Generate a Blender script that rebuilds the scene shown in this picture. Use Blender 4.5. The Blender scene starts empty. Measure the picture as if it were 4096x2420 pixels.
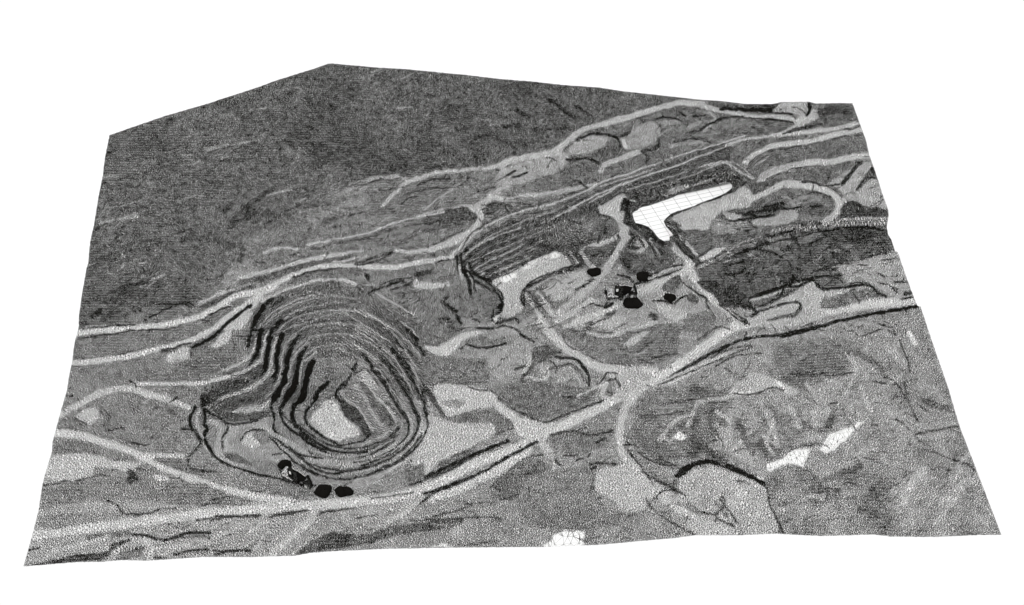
import bpy, bmesh, math, random, time
import numpy as np
from mathutils import Vector, Matrix
from mathutils.geometry import delaunay_2d_cdt
T0 = time.time()
random.seed(7); rng = np.random.default_rng(11)
sc = bpy.context.scene
COL = sc.collection
# ---------------------------------------------------------------- camera: 55 mm lens, 1 km away, looking down at 45 degrees
FPX, UC, VC, DIST = 6233.6, 2048.0, 1210.0, 1000.0
C45 = math.sqrt(.5)
cam_data = bpy.data.cameras.new('camera'); cam = bpy.data.objects.new('camera', cam_data); COL.objects.link(cam)
cam.location = (0, -DIST*C45, DIST*C45); cam.rotation_euler = (math.radians(45), 0, 0)
cam_data.sensor_width = 36; cam_data.lens = FPX/4096*36; cam_data.clip_start = 1; cam_data.clip_end = 6000
sc.camera = cam
def unproject(u, v, h):
    """point of the survey at height h whose map pixel is (u, v)"""
    dx = (u-UC)/FPX; dy = -(v-VC)/FPX
    wy = dy*C45 + C45; wz = dy*C45 - C45
    t = (h - DIST*C45)/wz
    return dx*t, -DIST*C45 + wy*t, h + 0*t
def project(X, Y, h):
    y = Y + DIST*C45; z = h - DIST*C45
    depth = (y - z)*C45; up = (y + z)*C45
    return UC + X/depth*FPX, VC - up/depth*FPX
# ---------------------------------------------------------------- survey tracing (tone of the survey mesh on the ground, in map pixels)
REG = {'A':(0,200,.4777),'B':(1100,200,.4777),'C':(2000,300,.3707),'D':(2800,350,.3707),'E':(1700,750,.3707),
       'F':(2300,700,.3033),'G':(2300,1000,.3033),'H':(2900,800,.3707),'I':(100,800,.438),'J':(900,1000,.4044),
       'K':(700,1400,.4777),'L':(0,1500,.539),'M':(1700,1300,.4717),'N':(2400,1300,.8333),'O':(3100,1300,1.071),
       'P':(1000,1900,.9845),'W':(200,1000,1.4402),'Q':(400,650,1.1955),'R':(1700,1200,.7735),'S':(2500,1350,1.0549),'X':(2000,1000,1.4402),'Y':(1600,240,1.4402),'V':(0,0,1.6306),'T':(0,0,1.0)}
OPS = []
def P_(reg, pts): 
    x0,y0,s = REG[reg]; n = [float(v) for v in pts.replace(',',' ').split()]
    return [(x0+n[i]*s, y0+n[i+1]*s) for i in range(0,len(n),2)]
def PG(reg, val, soft, pts, cls=0): OPS.append(('p',val,soft,P_(reg,pts),cls))
def ST(reg, val, w, *lines, cls=0):
    for l in lines: OPS.append(('s',val,w,P_(reg,l),cls))
ROAD, POND, WALL, PIT, HILL = 1,2,3,4,5
def trace_all():
    # broad zones
    PG('T',.375,60,'430 541 1310 240 3420 380 2800 430 2400 540 2150 640 1900 700 1500 730 1300 860 1000 960 800 1200 300 1310',HILL)
    PG('T',.35,70,'900 380 1310 240 2800 380 2500 480 2200 590 1900 670 1500 700 1250 640 1000 500')
    PG('T',.385,40,'2300 560 2800 420 3430 400 3560 860 3600 1040 3000 1230 2700 1040 2300 1100 1900 1180 1750 1060 2000 800')
    PG('T',.43,60,'800 1200 1000 960 1500 740 2100 700 2300 1100 2200 1250 1800 1300 1700 1500 1000 1060')
    PG('T',.44,50,'300 1330 1000 1200 1030 1400 800 1560 280 1500')
    PG('T',.47,40,'230 1520 800 1600 760 1750 640 1900 230 1800')
    PG('T',.57,60,'100 2266 180 1900 700 2000 1500 1980 2400 1800 2600 2160')
    PG('T',.53,60,'2600 1540 3000 1330 3700 1300 3850 1707 4010 2150 2600 2160 2500 1800')
    PG('T',.52,40,'1700 2000 2500 1800 2650 2150 1300 2200')
    # ---- main roads
    ST('V',.76,36,'85 1312 300 1285 560 1255 780 1238 950 1222 1050 1195 1150 1145 1250 1105 1350 1060 1450 1010 1560 955 1620 925 1700 870 1780 815 1850 790 2000 768 2130 747 2240 738',cls=ROAD)
    ST('M',.75,40,'60 1470 300 1380 500 1280 700 1170 870 1060',cls=ROAD)
    ST('I',.76,21,'470 1215 700 1190 1000 1165 1300 1135 1500 1090 1650 1040 1800 950 1950 870 2150 840 2283 790',cls=ROAD)
    ST('J',.74,19,'0 475 300 415 550 305 750 220 950 165 1250 155 1500 165 1700 170 1900 125 2250 70',cls=ROAD)
    ST('I',.74,21,'430 1484 600 1480 900 1435 1200 1365 1500 1285 1700 1185 1900 1030 2060 920 2150 880',cls=ROAD)
    PG('I',.7,8,'1290 1420 1370 1380 1490 1340 1510 1420 1530 1484 1320 1484')
    PG('I',.7,8,'1690 1340 1870 1150 2090 1010 2080 1060 1960 1180 1900 1180 1860 1290 1740 1350')
    ST('J',.7,26,'0 760 100 700 230 580 300 510')
    ST('J',.69,12,'360 505 560 415 780 335 940 295 1100 290 1250 320 1340 385')
    # ---- A/B hillside
    ST('A',.2,3,'1210 1030 1330 985 1440 960','1090 1165 1250 1100 1400 1060','900 1270 1000 1200','1360 1300 1460 1275','1480 1350 1530 1320','1060 1045 1170 1045 1190 1070','1690 920 1760 885','2210 1450 2310 1400 2490 1300','960 880 1000 930')
    ST('A',.23,22,'2040 1360 2100 1280 2160 1250')
    ST('A',.3,20,'1940 1440 2100 1280 2300 1150','1880 1350 1960 1300','1400 600 1450 570')
    ST('A',.55,8,'2000 780 2080 765','1620 960 1660 940','1850 910 1900 895','1530 885 1600 880')
    ST('A',.48,16,'860 1060 1000 1055','1480 1270 1700 1205','1050 1400 1150 1380','1200 1120 1280 1110','1700 840 1900 790')
    ST('B',.5,7,'1030 490 1150 475','1050 245 1140 200','800 185 890 155','200 1260 260 1240','500 1220 620 1160','620 1130 700 1100 800 1080')
    ST('B',.22,6,'1640 770 1750 720 1850 740 1990 810 2000 870','2100 700 2300 660 2440 675','1680 880 1700 960','900 640 1000 520')
    ST('B',.24,16,'2300 420 2500 560','2020 500 2120 560','1900 640 2050 620')
    ST('B',.25,3,'1170 990 1270 960','650 1215 720 1190','400 1340 560 1300','420 1450 580 1380','0 1400 100 1340')
    ST('B',.55,13,'780 1080 900 1060 1100 1075')
    ST('B',.64,15,'900 1310 1000 1200 1100 1115 1250 1060 1400 1020 1650 1000 1800 990 1950 920 2150 880 2350 860 2450 760',cls=ROAD)
    ST('B',.52,8,'1240 1340 1350 1260 1450 1190 1600 1090')
    ST('B',.48,30,'300 1420 600 1300 760 1250','600 1200 850 1140')
    ST('B',.62,24,'2040 960 1950 1050 1900 1150 1800 1240 1700 1310 1700 1400',cls=ROAD)
    ST('B',.58,14,'1900 1245 2200 1205 2512 1170')
    ST('B',.52,8,'1900 1260 2060 1280 2260 1330')
    ST('B',.2,5,'1100 1210 1250 1170 1480 1150','1700 1180 1760 1175 1830 1150','1200 1130 1300 1090 1470 1075','1740 1300 1870 1290 1940 1330 1960 1380','1480 1150 1560 1120 1640 1060','1740 1360 1800 1370 1900 1320','2000 1250 2080 1230')
    ST('B',.2,8,'1920 1060 2000 1010 2010 985','1850 1010 1980 975','1990 1080 2080 1030')
    PG('B',.33,6,'1270 1400 1500 1320 1680 1380 1650 1430 1270 1465')
    ST('B',.57,7,'980 1450 1150 1410 1400 1330 1650 1300')
    ST('B',.15,6,'1275 1400 1265 1450')
    # ---- C
    PG('C',.56,16,'0 1000 200 900 500 870 700 830 750 900 650 1030 450 1100 200 1180 0 1220')
    ST('C',.66,22,'0 980 200 900 450 860 620 800 750 690 900 590 1100 530 1400 450 1700 360 1950 300 2200 320 2428 380',cls=ROAD)
    PG('C',.55,8,'740 790 880 670 1080 660 1200 690 1100 790 900 850 760 860')
    PG('C',.35,6,'1200 700 1300 720 1330 800 1200 900 1080 950 950 880 1080 810')
    ST('C',.12,8,'830 700 1000 637 1150 642 1290 690 1300 780','720 920 850 905 980 905 1070 960')
    ST('C',.2,5,'100 700 150 760 140 850','280 620 450 590 600 580 700 640','430 780 520 765')
    ST('C',.2,9,'820 340 920 390 1010 460','640 580 760 600')
    PG('C',.52,14,'1300 680 1400 600 1600 500 1720 560 1700 680 1600 760 1400 800 1340 790')
    ST('C',.75,12,'1330 700 1360 780')
    ST('C',.63,20,'1090 1040 1150 960 1350 880 1500 830')
    ST('C',.24,12,'1710 690 1715 750 1650 800 1550 815','1530 820 1610 900 1580 940','1400 620 1310 660')
    ST('C',.13,6,'1670 490 1750 462 1850 458 1900 470 1950 490','1930 400 2000 440','2090 450 2210 430','2050 610 2180 590 2300 510 2428 470','1840 730 2000 705 2150 690 2260 730')
    ST('C',.5,18,'1740 510 1900 510','1850 760 2050 725 2200 725','2050 560 2150 520')
    ST('C',.54,14,'2250 400 2330 470 2200 590')
    ST('C',.15,7,'60 1100 170 1030','150 1110 290 1050')
    ST('C',.6,13,'0 1335 300 1300 650 1260 900 1200 1050 1180')
    ST('C',.2,8,'850 1150 930 1210','1180 1190 1200 1120 1320 1060','790 1310 850 1260')
    PG('C',.31,10,'620 1484 950 1290 1200 1190 1900 930 2428 740 2428 1160 2100 1250 1800 1350 1500 1450 1330 1484 1320 1290 1080 1420 1000 1484',WALL)
    PG('C',.62,6,'1100 1400 1300 1290 1370 1320 1330 1484 1050 1484')
    ST('C',.62,6,'740 1440 1080 1280 1300 1180 1600 1080 1900 980 2200 860 2428 780')
    ST('C',.5,6,'1790 1290 2000 1220 2200 1130 2428 1050','1900 1100 2200 1000 2428 940')
    ST('C',.14,12,'1770 1180 1780 1260','1340 1370 1370 1484','970 1420 980 1470')
    # ---- D
    PG('D',.31,12,'60 170 500 180 800 178 760 250 430 240 200 220')
    PG('D',.58,8,'780 240 880 170 1180 160 1160 280 1020 290 850 270')
    ST('D',.63,20,'0 190 250 250 550 310 900 325 1010 350',cls=ROAD)
    ST('D',.64,40,'1080 370 1180 320 1230 290')
    ST('D',.28,40,'1320 270 1500 230 1600 260')
    ST('D',.36,20,'1270 360 1500 330 1640 340')
    ST('D',.63,10,'1040 400 900 480 720 530 450 570 300 620 0 740')
    ST('D',.66,17,'800 520 1100 485 1400 450 1720 385',cls=ROAD)
    ST('D',.69,20,'490 800 600 720 750 640 1000 600 1250 570 1450 505 1740 455',cls=ROAD)
    ST('D',.69,24,'640 1020 720 940 950 860 1200 810 1450 795 1650 750 1830 740',cls=ROAD)
    PG('D',.59,8,'620 960 700 900 820 860 1000 810 1000 850 760 930 680 1000')
    ST('D',.63,8,'0 870 100 820 250 808 330 840 430 910 570 980')
    ST('D',.69,26,'350 1330 450 1250 600 1180 800 1085 950 1040 1200 1065 1400 1130 1500 1250 1430 1400 1350 1450',cls=ROAD)
    PG('D',.59,8,'1390 1050 1500 950 1650 880 1830 790 1860 860 1760 1000 1690 1130 1820 1000 1910 970 1960 1130 2030 1300 1830 1290 1600 1200 1500 1100')
    PG('D',.57,10,'0 1130 100 1090 380 1060 480 1060 500 1180 300 1280 100 1350 0 1300')
    ST('D',.22,15,'1720 820 1620 940 1530 1040')
    ST('D',.22,9,'1860 860 1760 1000 1700 1110','1420 900 1380 970 1350 1050')
    ST('D',.3,18,'1870 890 1880 950')
    ST('D',.1,12,'220 232 430 237 580 245 760 250')
    ST('D',.14,6,'760 240 850 180','820 270 1000 285','0 450 130 390 250 328 500 325 750 345 1000 372','30 440 120 385','1800 970 1900 975')
    ST('D',.2,7,'1000 450 1180 420 1320 395','900 500 1000 470 1140 440','560 430 600 440','1560 455 1660 440 1730 410','1100 1020 1250 1030 1330 1060 1500 1045','0 560 90 590')
    ST('D',.15,12,'1180 180 1190 230 1150 290')
    ST('D',.25,4,'530 820 700 700 1000 650 1300 600 1500 530 1740 510','640 1080 740 990 1000 875 1300 845','340 850 450 960 590 1000','1230 1050 1220 1110 1240 1140')
    ST('D',.2,6,'950 1150 960 1200 1100 1190 1200 1130 1300 1140 1400 1180')
    PG('D',.34,8,'240 1330 400 1260 700 1230 920 1250 900 1300 640 1380 420 1380')
    PG('D',.33,10,'500 1060 700 1010 860 1010 700 1110 540 1160')
    ST('D',.45,26,'1000 1250 1150 1190 1330 1230','1100 1400 1300 1420')
    PG('D',.57,8,'560 1430 800 1390 930 1320 1040 1330 1040 1420 850 1484 600 1484')
    ST('D',.12,8,'230 1335 340 1430 560 1412 800 1370')
    ST('D',.17,12,'400 1385 560 1350 750 1320 930 1300','700 1290 900 1250')
    ST('D',.15,6,'930 1310 1320 1275','400 1360 600 1380')
    PG('D',.58,5,'240 1350 330 1345 460 1390 430 1412 320 1428')
    # ---- E second pit
    PG('E',.33,10,'390 720 600 520 900 370 1300 280 1800 180 1880 240 1850 300 1550 340 1700 560 1550 640 1470 690 1250 750 700 1010 560 940 440 860',PIT)
    PG('E',.4,14,'1400 400 1560 350 1860 330 1900 480 1700 570 1500 620 1300 560')
    ST('E',.66,22,'0 690 100 660 250 610 330 570','500 230 600 260 600 350','860 130 700 90')
    ST('E',.66,24,'330 580 420 520 560 420 600 300 640 230',cls=ROAD)
    ST('E',.64,10,'0 800 150 760 300 720 420 590 500 540')
    ST('E',.62,6,'410 760 460 700 600 610 700 560 820 500 1030 440','1370 330 1500 270 1630 210')
    ST('E',.46,4,'520 750 700 640 1000 520 1280 420','470 880 520 830 700 720 900 640 1200 520 1380 450','620 870 800 810 1000 730 1200 660')
    ST('E',.58,6,'520 900 600 850 720 780 900 700 1060 620','810 880 1020 800')
    ST('E',.12,10,'480 1150 485 1050 440 950 400 850 410 790','430 690 450 660')
    ST('E',.15,8,'490 860 500 960 560 1020 680 1090 740 1170','345 750 350 850 370 930')
    ST('E',.16,13,'560 940 640 990 720 1010 780 1060 840 1170 845 1260 790 1290')
    ST('E',.6,7,'378 790 400 900 450 1000','455 850 470 960 560 1060 660 1130','600 940 640 920')
    PG('E',.43,12,'180 1240 460 1080 700 1120 780 1280 700 1400 500 1420 330 1320')
    ST('E',.15,10,'270 1300 330 1330 350 1420 390 1470','200 1410 280 1450')
    ST('E',.17,9,'735 1310 740 1380 725 1430','780 1460 900 1430 980 1410 1010 1450')
    ST('E',.3,6,'490 1390 600 1460','210 1250 240 1290')
    PG('E',.73,5,'720 1010 900 930 1300 730 1430 690 1590 830 1550 860 1350 930 1090 1070 1040 1120 1030 1200 1060 1300 940 1390 830 1400 820 1310 850 1250 840 1160 780 1080')
    PG('E',.92,3,'800 985 880 935 960 900 990 960 870 1025 820 1015',POND)
    PG('E',.9,3,'1030 860 1120 800 1220 760 1230 790 1130 860 1060 880',POND)
    PG('E',.9,3,'1280 740 1400 690 1460 720 1420 760 1340 790 1360 740',POND)
    PG('E',.88,3,'735 1420 760 1380 820 1370 800 1400 760 1440',POND)
    ST('E',.17,7,'1610 840 1550 870 1400 925 1250 1000 1090 1080 1040 1150 1040 1220 1070 1280','1710 810 1600 880 1450 955 1350 1000','1250 1110 1310 1050')
    ST('E',.35,10,'1530 700 1620 820')
    ST('E',.31,15,'1590 670 1700 800')
    ST('E',.6,6,'1560 700 1650 820','1120 1110 1300 1010 1500 930')
    ST('E',.34,14,'1120 1120 1200 1220 1300 1330 1380 1410')
    ST('E',.66,14,'1080 1130 1180 1300 1300 1470')
    ST('E',.66,11,'1200 1110 1300 1230 1390 1380')
    ST('E',.38,12,'1260 1130 1330 1210 1420 1300')
    PG('E',.6,20,'1280 1060 1500 940 1740 880 1760 1000 1650 1100 1450 1220 1300 1130')
    ST('E',.63,28,'2150 400 2170 520 2080 680 1950 880 1800 1050 1600 1220 1400 1400',cls=ROAD)
    ST('E',.63,20,'1690 690 1850 620 2000 570 2130 480','1700 690 1760 800 1830 870')
    PG('E',.36,5,'1710 680 1800 640 1960 660 2040 650 1990 740 1900 850 1860 860 1780 780')
    ST('E',.2,6,'1560 660 1700 600 1830 560','1830 260 1900 300 2000 320 2100 390','1560 350 1620 380 1680 400','1880 520 1870 600','1950 440 1950 500','1810 740 1920 700','1980 740 2040 660')
    PG('E',.66,6,'1880 230 2150 90 2130 200 2110 330 2130 400 2000 320 1900 280')
    ST('E',.2,7,'620 240 680 200 800 190 880 200','900 200 970 230 1010 300','990 170 1160 190','1080 210 1230 215')
    ST('E',.35,16,'640 260 740 220 840 220')
    ST('E',.25,14,'2200 600 2230 640 2300 660','2200 480 2260 560')
    ST('E',.6,12,'2120 700 2300 690 2400 620 2380 580')
    ST('E',.3,5,'0 660 200 560 300 510 400 470','0 390 30 330 100 300','1250 1110 1330 1070','1640 1110 1770 1020','880 100 1000 90')
    PG('E',.33,5,'10 380 30 330 400 210 520 280 520 350 400 330 200 330')
    PG('E',.35,5,'0 500 0 430 380 340 430 400 200 450')
    # ---- F water pit
    PG('F',.31,8,'620 400 700 300 900 220 1150 150 1500 60 1950 -20 2200 40 2240 110 2130 200 1970 260 1300 480 1080 520 840 640 700 620',PIT)
    ST('F',.55,6,'1180 280 1400 190 1700 90 1850 25','720 330 780 350')
    ST('F',.5,14,'1280 190 1400 160')
    ST('F',.56,6,'180 370 400 250 600 140 900 20')
    PG('F',.55,6,'1230 240 1290 160 1500 120 1520 140 1350 200')
    PG('F',.5,4,'1880 130 1960 80 2060 100 1900 140')
    PG('F',.63,8,'1280 560 1400 470 1700 370 2000 290 2170 180 2308 200 2308 400 2000 470 1880 530 1800 600 1750 720 1500 710 1400 730 1320 640')
    PG('F',.5,12,'1780 700 1820 600 1900 560 2040 620 2250 610 2308 700 2050 780 1850 760')
    ST('F',.15,5,'1260 540 1500 440 1700 370 1950 275 2150 170 2250 100','2230 100 2150 40','200 380 200 460')
    ST('F',.2,7,'1170 610 1250 520 1370 470 1500 430 1600 390 1700 350 1830 300 1970 250 2100 160 2130 80')
    ST('F',.12,22,'685 350 680 500 720 600')
    ST('F',.16,20,'740 620 880 680 1000 760 1080 860 1180 930','1000 700 1080 810')
    ST('F',.24,24,'660 340 640 560 760 660','900 720 960 820')
    ST('F',.18,9,'740 680 880 780 950 860 1060 1010 1070 1060','1090 870 1150 1050')
    ST('F',.3,26,'1190 620 1300 800 1500 1000 1640 1190')
    ST('F',.33,14,'1290 620 1390 740')
    ST('F',.56,4,'1200 640 1340 740 1420 880')
    ST('F',.63,11,'1470 890 1570 1020 1640 1080')
    PG('F',.74,4,'1640 1110 1740 1020 1850 960 1990 950 1860 1060 1700 1150')
    ST('F',.24,8,'1610 1090 1750 1000 1830 920')
    ST('F',.62,24,'1250 900 1350 1000 1480 1120 1560 1180')
    ST('F',.64,22,'640 500 600 620 650 750 650 850 580 950')
    ST('F',.7,10,'1000 840 1070 950 1100 1020')
    ST('F',.66,28,'860 890 900 900')
    ST('F',.62,12,'950 930 850 1020 700 1070 600 1040')
    ST('F',.2,8,'740 880 720 960','740 790 780 820','400 680 400 780','560 800 580 830','330 820 310 900')
    PG('F',.34,20,'600 1000 900 1040 1050 1100 1280 1060 1300 1180 1000 1280 700 1300 600 1150')
    ST('F',.45,4,'780 1200 880 1150')
    ST('F',.34,30,'1250 900 1200 1000')
    # ---- G
    PG('G',.56,24,'0 850 400 600 900 480 1200 400 1400 400 1700 640 1830 900 1700 1000 1400 1000 900 1100 500 1200 0 1300')
    ST('G',.7,28,'0 960 300 850 600 700 850 560 1150 420 1400 330 1480 230',cls=ROAD)
    ST('G',.63,11,'950 385 1150 295 1450 185')
    ST('G',.18,6,'980 340 1150 270 1350 200 1470 190','960 400 1200 335 1400 255')
    ST('G',.69,30,'1490 180 1560 350 1700 520 1850 680 2050 830 2200 960',cls=ROAD)
    PG('G',.37,8,'1180 430 1300 370 1400 370 1390 450 1330 560 1160 530')
    ST('G',.18,6,'1370 370 1440 450 1600 570 1730 630 1740 700 1840 900','1270 380 1370 350','1900 720 2100 870 2270 970')
    PG('G',.31,8,'1640 400 1700 370 2000 480 2250 600 2308 640 2308 800 2200 760 1950 740 1850 620 1700 520 1600 430')
    PG('G',.68,12,'1000 690 1180 720 1400 800 1480 880 1300 930 1200 880 1100 760')
    PG('G',.42,12,'1500 850 1750 800 1850 950 1700 1100 1400 1050 1000 1100 900 1300 300 1400 200 1250 600 1200 1000 1000 1400 950')
    ST('G',.17,6,'1030 670 1180 680 1280 710 1380 640 1500 600 1620 670')
    ST('G',.3,8,'0 530 130 470 200 400','60 760 200 720 380 740 430 690','990 820 1060 860','1730 1120 1850 1030 1950 1010 2040 1040','1620 1170 1730 1120')
    ST('G',.34,26,'440 870 500 810','1520 620 1600 670')
    ST('G',.37,22,'200 960 240 920','1000 860 1060 900')
    ST('G',.25,10,'560 320 700 360 760 420','500 700 400 760','800 440 950 420','640 130 720 240')
    ST('G',.18,7,'1550 1484 1850 1330 2100 1220 2308 1160')
    ST('G',.3,6,'1700 1484 2000 1320 2308 1260')
    ST('G',.66,12,'150 1060 400 1150 600 1080')
    # ---- H cliff country
    PG('H',.355,12,'0 640 400 420 800 330 1150 330 1600 290 1745 300 1800 440 1600 500 1400 560 1250 680 900 740 740 830 650 930 300 1040 0 950')
    PG('H',.31,16,'1100 350 1300 300 1550 330 1600 430 1450 480 1300 420')
    PG('H',.38,16,'1350 560 1750 460 1830 560 1550 640 1300 700')
    PG('H',.43,3,'0 560 80 470 280 395 400 400 340 450 170 520 100 590 0 640',WALL)
    PG('F',.38,3,'1700 1140 1900 1040 2080 900 2308 820 2308 880 2150 960 1950 1110 1750 1220 1660 1260 1640 1190',WALL)
    PG('H',.5,3,'460 360 500 320 700 290 900 270 1050 275 1050 300 800 320 560 360',WALL)
    PG('H',.5,3,'1120 260 1250 210 1450 180 1768 175 1745 275 1600 280 1400 285 1250 290 1120 330',WALL)
    PG('H',.42,3,'820 450 840 400 1050 310 1110 270 1120 330 1000 430 870 480',WALL)
    PG('H',.62,3,'830 400 870 370 950 350 900 385')
    PG('H',.46,3,'610 430 650 400 720 410 700 480 620 490')
    ST('H',.45,14,'500 450 580 450','450 510 540 510','1060 480 1120 480','1280 500 1360 500','500 390 540 400','780 370 800 430','270 590 310 570')
    ST('H',.14,7,'100 600 300 520 430 470 500 400 620 350 760 330','1130 330 1300 300 1500 288 1700 330','0 800 150 790 220 730','60 700 200 660','1750 330 1790 420','900 480 1000 430','300 520 500 560 620 620')
    ST('H',.2,6,'720 380 760 420 830 560','900 500 930 600','1130 500 1180 640')
    ST('H',.14,14,'740 840 720 890 640 940 450 990 270 1070')
    ST('H',.16,7,'700 895 900 850 1100 822 1300 815')
    PG('H',.63,12,'280 1250 600 1080 800 960 940 880 1060 980 1350 960 1320 1050 1030 1160 1100 1250 900 1330 500 1380 300 1350')
    PG('H',.57,14,'1150 710 1400 680 1860 560 1950 750 2030 1050 1750 1010 1550 900 1300 880 1250 770')
    PG('H',.42,12,'1030 1150 1120 1050 1350 1000 1600 950 1700 1020 1500 1080 1200 1180')
    ST('H',.62,11,'260 1090 500 1020 700 940 900 880')
    ST('H',.13,8,'360 1150 500 1090 600 1050 640 950 780 930 880 880 960 870 1000 930 1080 960 1350 935 1560 918 1640 1000 1740 1040')
    PG('H',.27,8,'0 960 160 980 250 1060 320 1190 200 1140 60 1150 0 1160')
    ST('H',.15,9,'180 1150 280 1150 340 1210')
    ST('H',.18,8,'280 1260 360 1210 600 1130 780 1100 820 1130 770 1220')
    PG('H',.36,5,'450 1310 470 1280 620 1240 770 1210 830 1130 840 1180 740 1270 600 1280')
    ST('H',.2,6,'1450 650 1600 600 1740 562','1700 650 1860 622','1250 680 1080 730 940 790','1350 910 1430 890 1550 900','1660 790 1720 830','1820 880 1930 890','60 1180 180 1270 260 1340','1890 1070 2040 1050')
    ST('H',.3,16,'1940 1010 2010 1000','1060 750 1200 740')
    ST('H',.13,11,'600 1480 950 1395 1200 1310 1450 1260 1780 1195 2070 1150')
    ST('H',.66,24,'1080 240 1200 150 1260 90 1290 0',cls=ROAD)
    PG('H',.3,8,'1240 130 1310 20 1470 40 1500 170 1250 180')
    PG('H',.33,5,'1530 100 1680 80 1768 170 1560 180')
    ST('H',.4,20,'850 90 1000 130')
    # ---- I
    ST('I',.15,4,'1330 325 1420 300 1510 268 1545 310','570 625 660 580','380 1110 380 1110')
    ST('I',.2,4,'1060 380 1240 345','900 485 1030 440','1070 560 1075 600 1090 650','850 870 930 790','750 1060 800 1010','620 262 690 255','1240 50 1370 20','1380 105 1440 65','860 260 920 235','720 220 860 180')
    ST('I',.34,12,'700 520 850 490','1000 460 1240 390')
    ST('I',.27,20,'1430 370 1480 320','900 810 930 880 860 900','620 1060 690 1010','520 1130 560 1130')
    ST('I',.27,18,'1870 250 1920 200','2040 170 2090 120','1990 60 2040 110')
    ST('I',.33,24,'750 920 860 900 1000 860','1500 320 1620 360 1900 400 1990 450 1960 560')
    ST('I',.17,6,'1080 1100 1200 1040 1340 970 1440 945 1500 970','1300 940 1380 960','1480 930 1560 970')
    ST('I',.54,10,'1060 790 1180 720 1280 690','890 490 900 520')
    ST('I',.36,9,'1000 870 1120 780 1260 740')
    ST('I',.62,8,'1590 950 1700 890 1870 810')
    ST('I',.35,16,'1620 985 1750 920 1920 830 2100 780','1950 760 2283 695')
    ST('I',.64,13,'1950 710 2100 680 2283 640')
    ST('I',.62,14,'2200 480 2283 450')
    ST('I',.56,7,'550 1150 800 1150','1030 580 1110 570')
    ST('I',.2,4,'470 1268 700 1235 850 1215 1000 1190 1300 1180 1420 1150','620 1160 1000 1140','820 1420 1000 1370','1640 1080 1760 1010 1880 970')
    ST('I',.2,5,'1300 1370 1520 1298')
    ST('I',.18,11,'1520 1350 1700 1260 1850 1120 1950 1040 2070 960')
    ST('I',.3,16,'1250 1380 1310 1370')
    ST('I',.24,5,'1500 1380 1540 1484','1610 1090 1660 1110')
    # ---- J first pit
    PG('J',.395,16,'250 660 400 520 560 430 900 320 1200 320 1450 450 1700 620 1950 760 2000 1000 1990 1130 2070 1440 1900 1484 1550 1300 1300 1100 950 1060 860 1100 760 1484 0 1484 0 1230 250 1100',PIT)
    ST('J',.67,11,'130 270 300 230 500 190 700 130 900 90 1100 50 1250 20')
    ST('J',.35,14,'150 310 400 290 700 190 1000 110 1250 60')
    ST('J',.6,10,'1050 130 1250 90 1400 60')
    ST('J',.4,20,'700 280 1000 220 1300 190')
    ST('J',.2,6,'1280 140 1400 100 1500 60','1300 150 1500 110 1640 40','1860 250 1980 240 2060 180','1640 400 1780 350 1880 290','680 270 850 215 1000 190 1150 180','2080 120 2280 90')
    ST('J',.17,8,'1410 425 1560 370 1700 325 1760 300','1310 360 1340 390','2200 540 2270 620 2330 730')
    ST('J',.24,18,'1400 250 1420 270','1900 250 2000 215')
    ST('J',.68,19,'1890 310 1900 350 2050 365 2200 335')
    ST('J',.58,6,'1500 430 1700 540 1870 650','1750 700 1890 850')
    ST('J',.3,3,'1850 530 2060 450','1320 390 1440 440')
    ST('J',.12,7,'2295 80 2310 230')
    ST('J',.12,13,'2350 150 2370 230 2420 330 2425 430')
    ST('J',.6,9,'2345 60 2325 180 2350 280')
    ST('J',.3,20,'2220 700 2180 680','2150 500 2200 470')
    ST('J',.57,5,'340 760 440 640 600 545 760 480 900 440 960 428','430 800 560 700 700 610 850 560 950 545','520 860 640 765 760 740')
    ST('J',.47,5,'950 530 1150 520 1280 530','760 740 850 700 1000 650 1130 620 1250 655','830 795 1000 730 1140 722 1260 775','860 885 1000 840 1130 838 1250 910','950 990 1130 970')
    ST('J',.55,5,'1280 590 1400 620 1600 740 1790 880 1900 1010 1980 1190 2070 1250','1250 655 1450 790 1640 910 1800 1040 1900 1170 2060 1420','1260 775 1400 860 1600 1010 1750 1150 1880 1310 1960 1460','1250 910 1480 1060 1640 1210 1760 1370 1820 1480','1130 970 1300 1060 1500 1180 1580 1290 1680 1484')
    ST('J',.62,8,'1890 850 1840 790')
    ST('J',.66,12,'0 1180 200 1065 270 1010 310 880')
    ST('J',.64,9,'0 1320 200 1250 310 1170 360 1080 390 920 430 810')
    ST('J',.68,12,'0 1455 200 1390 360 1300 430 1210 460 1080 480 960 520 870')
    ST('J',.54,9,'400 1470 500 1350 550 1200 570 1030 620 910 720 840','530 1484 620 1300 660 1120 720 1000 820 910','640 1420 740 1290 760 1130 830 1060 900 1010')
    ST('J',.28,20,'0 1220 100 1180') 
    ST('J',.12,17,'385 560 320 660 285 740','360 800 340 900 320 1010 290 1070','460 790 430 920 410 1070 385 1200','570 830 530 940 510 1080 510 1180 470 1290','660 960 620 1080 600 1200 560 1340 500 1470','745 1040 720 1150 700 1280 650 1380 600 1470')
    ST('J',.1,20,'870 1100 830 1200 800 1300 775 1400 740 1484')
    ST('J',.2,13,'285 740 240 880 220 960','290 1070 240 1150','385 1200 350 1240','470 480 400 540','720 860 650 970','800 960 745 1040','560 700 460 790','740 850 700 880')
    ST('J',.3,16,'620 470 480 540','650 680 500 780')
    ST('J',.25,14,'1800 790 1880 880 1960 1020 1990 1100','1650 980 1780 1120 1900 1260 2030 1440','1600 1080 1740 1250 1860 1430','1520 1200 1640 1350 1720 1484','1700 900 1850 1050')
    ST('J',.28,12,'1880 930 1900 980')
    ST('J',.13,8,'1300 1130 1240 1200 1200 1290 1120 1370 1090 1440')
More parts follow.
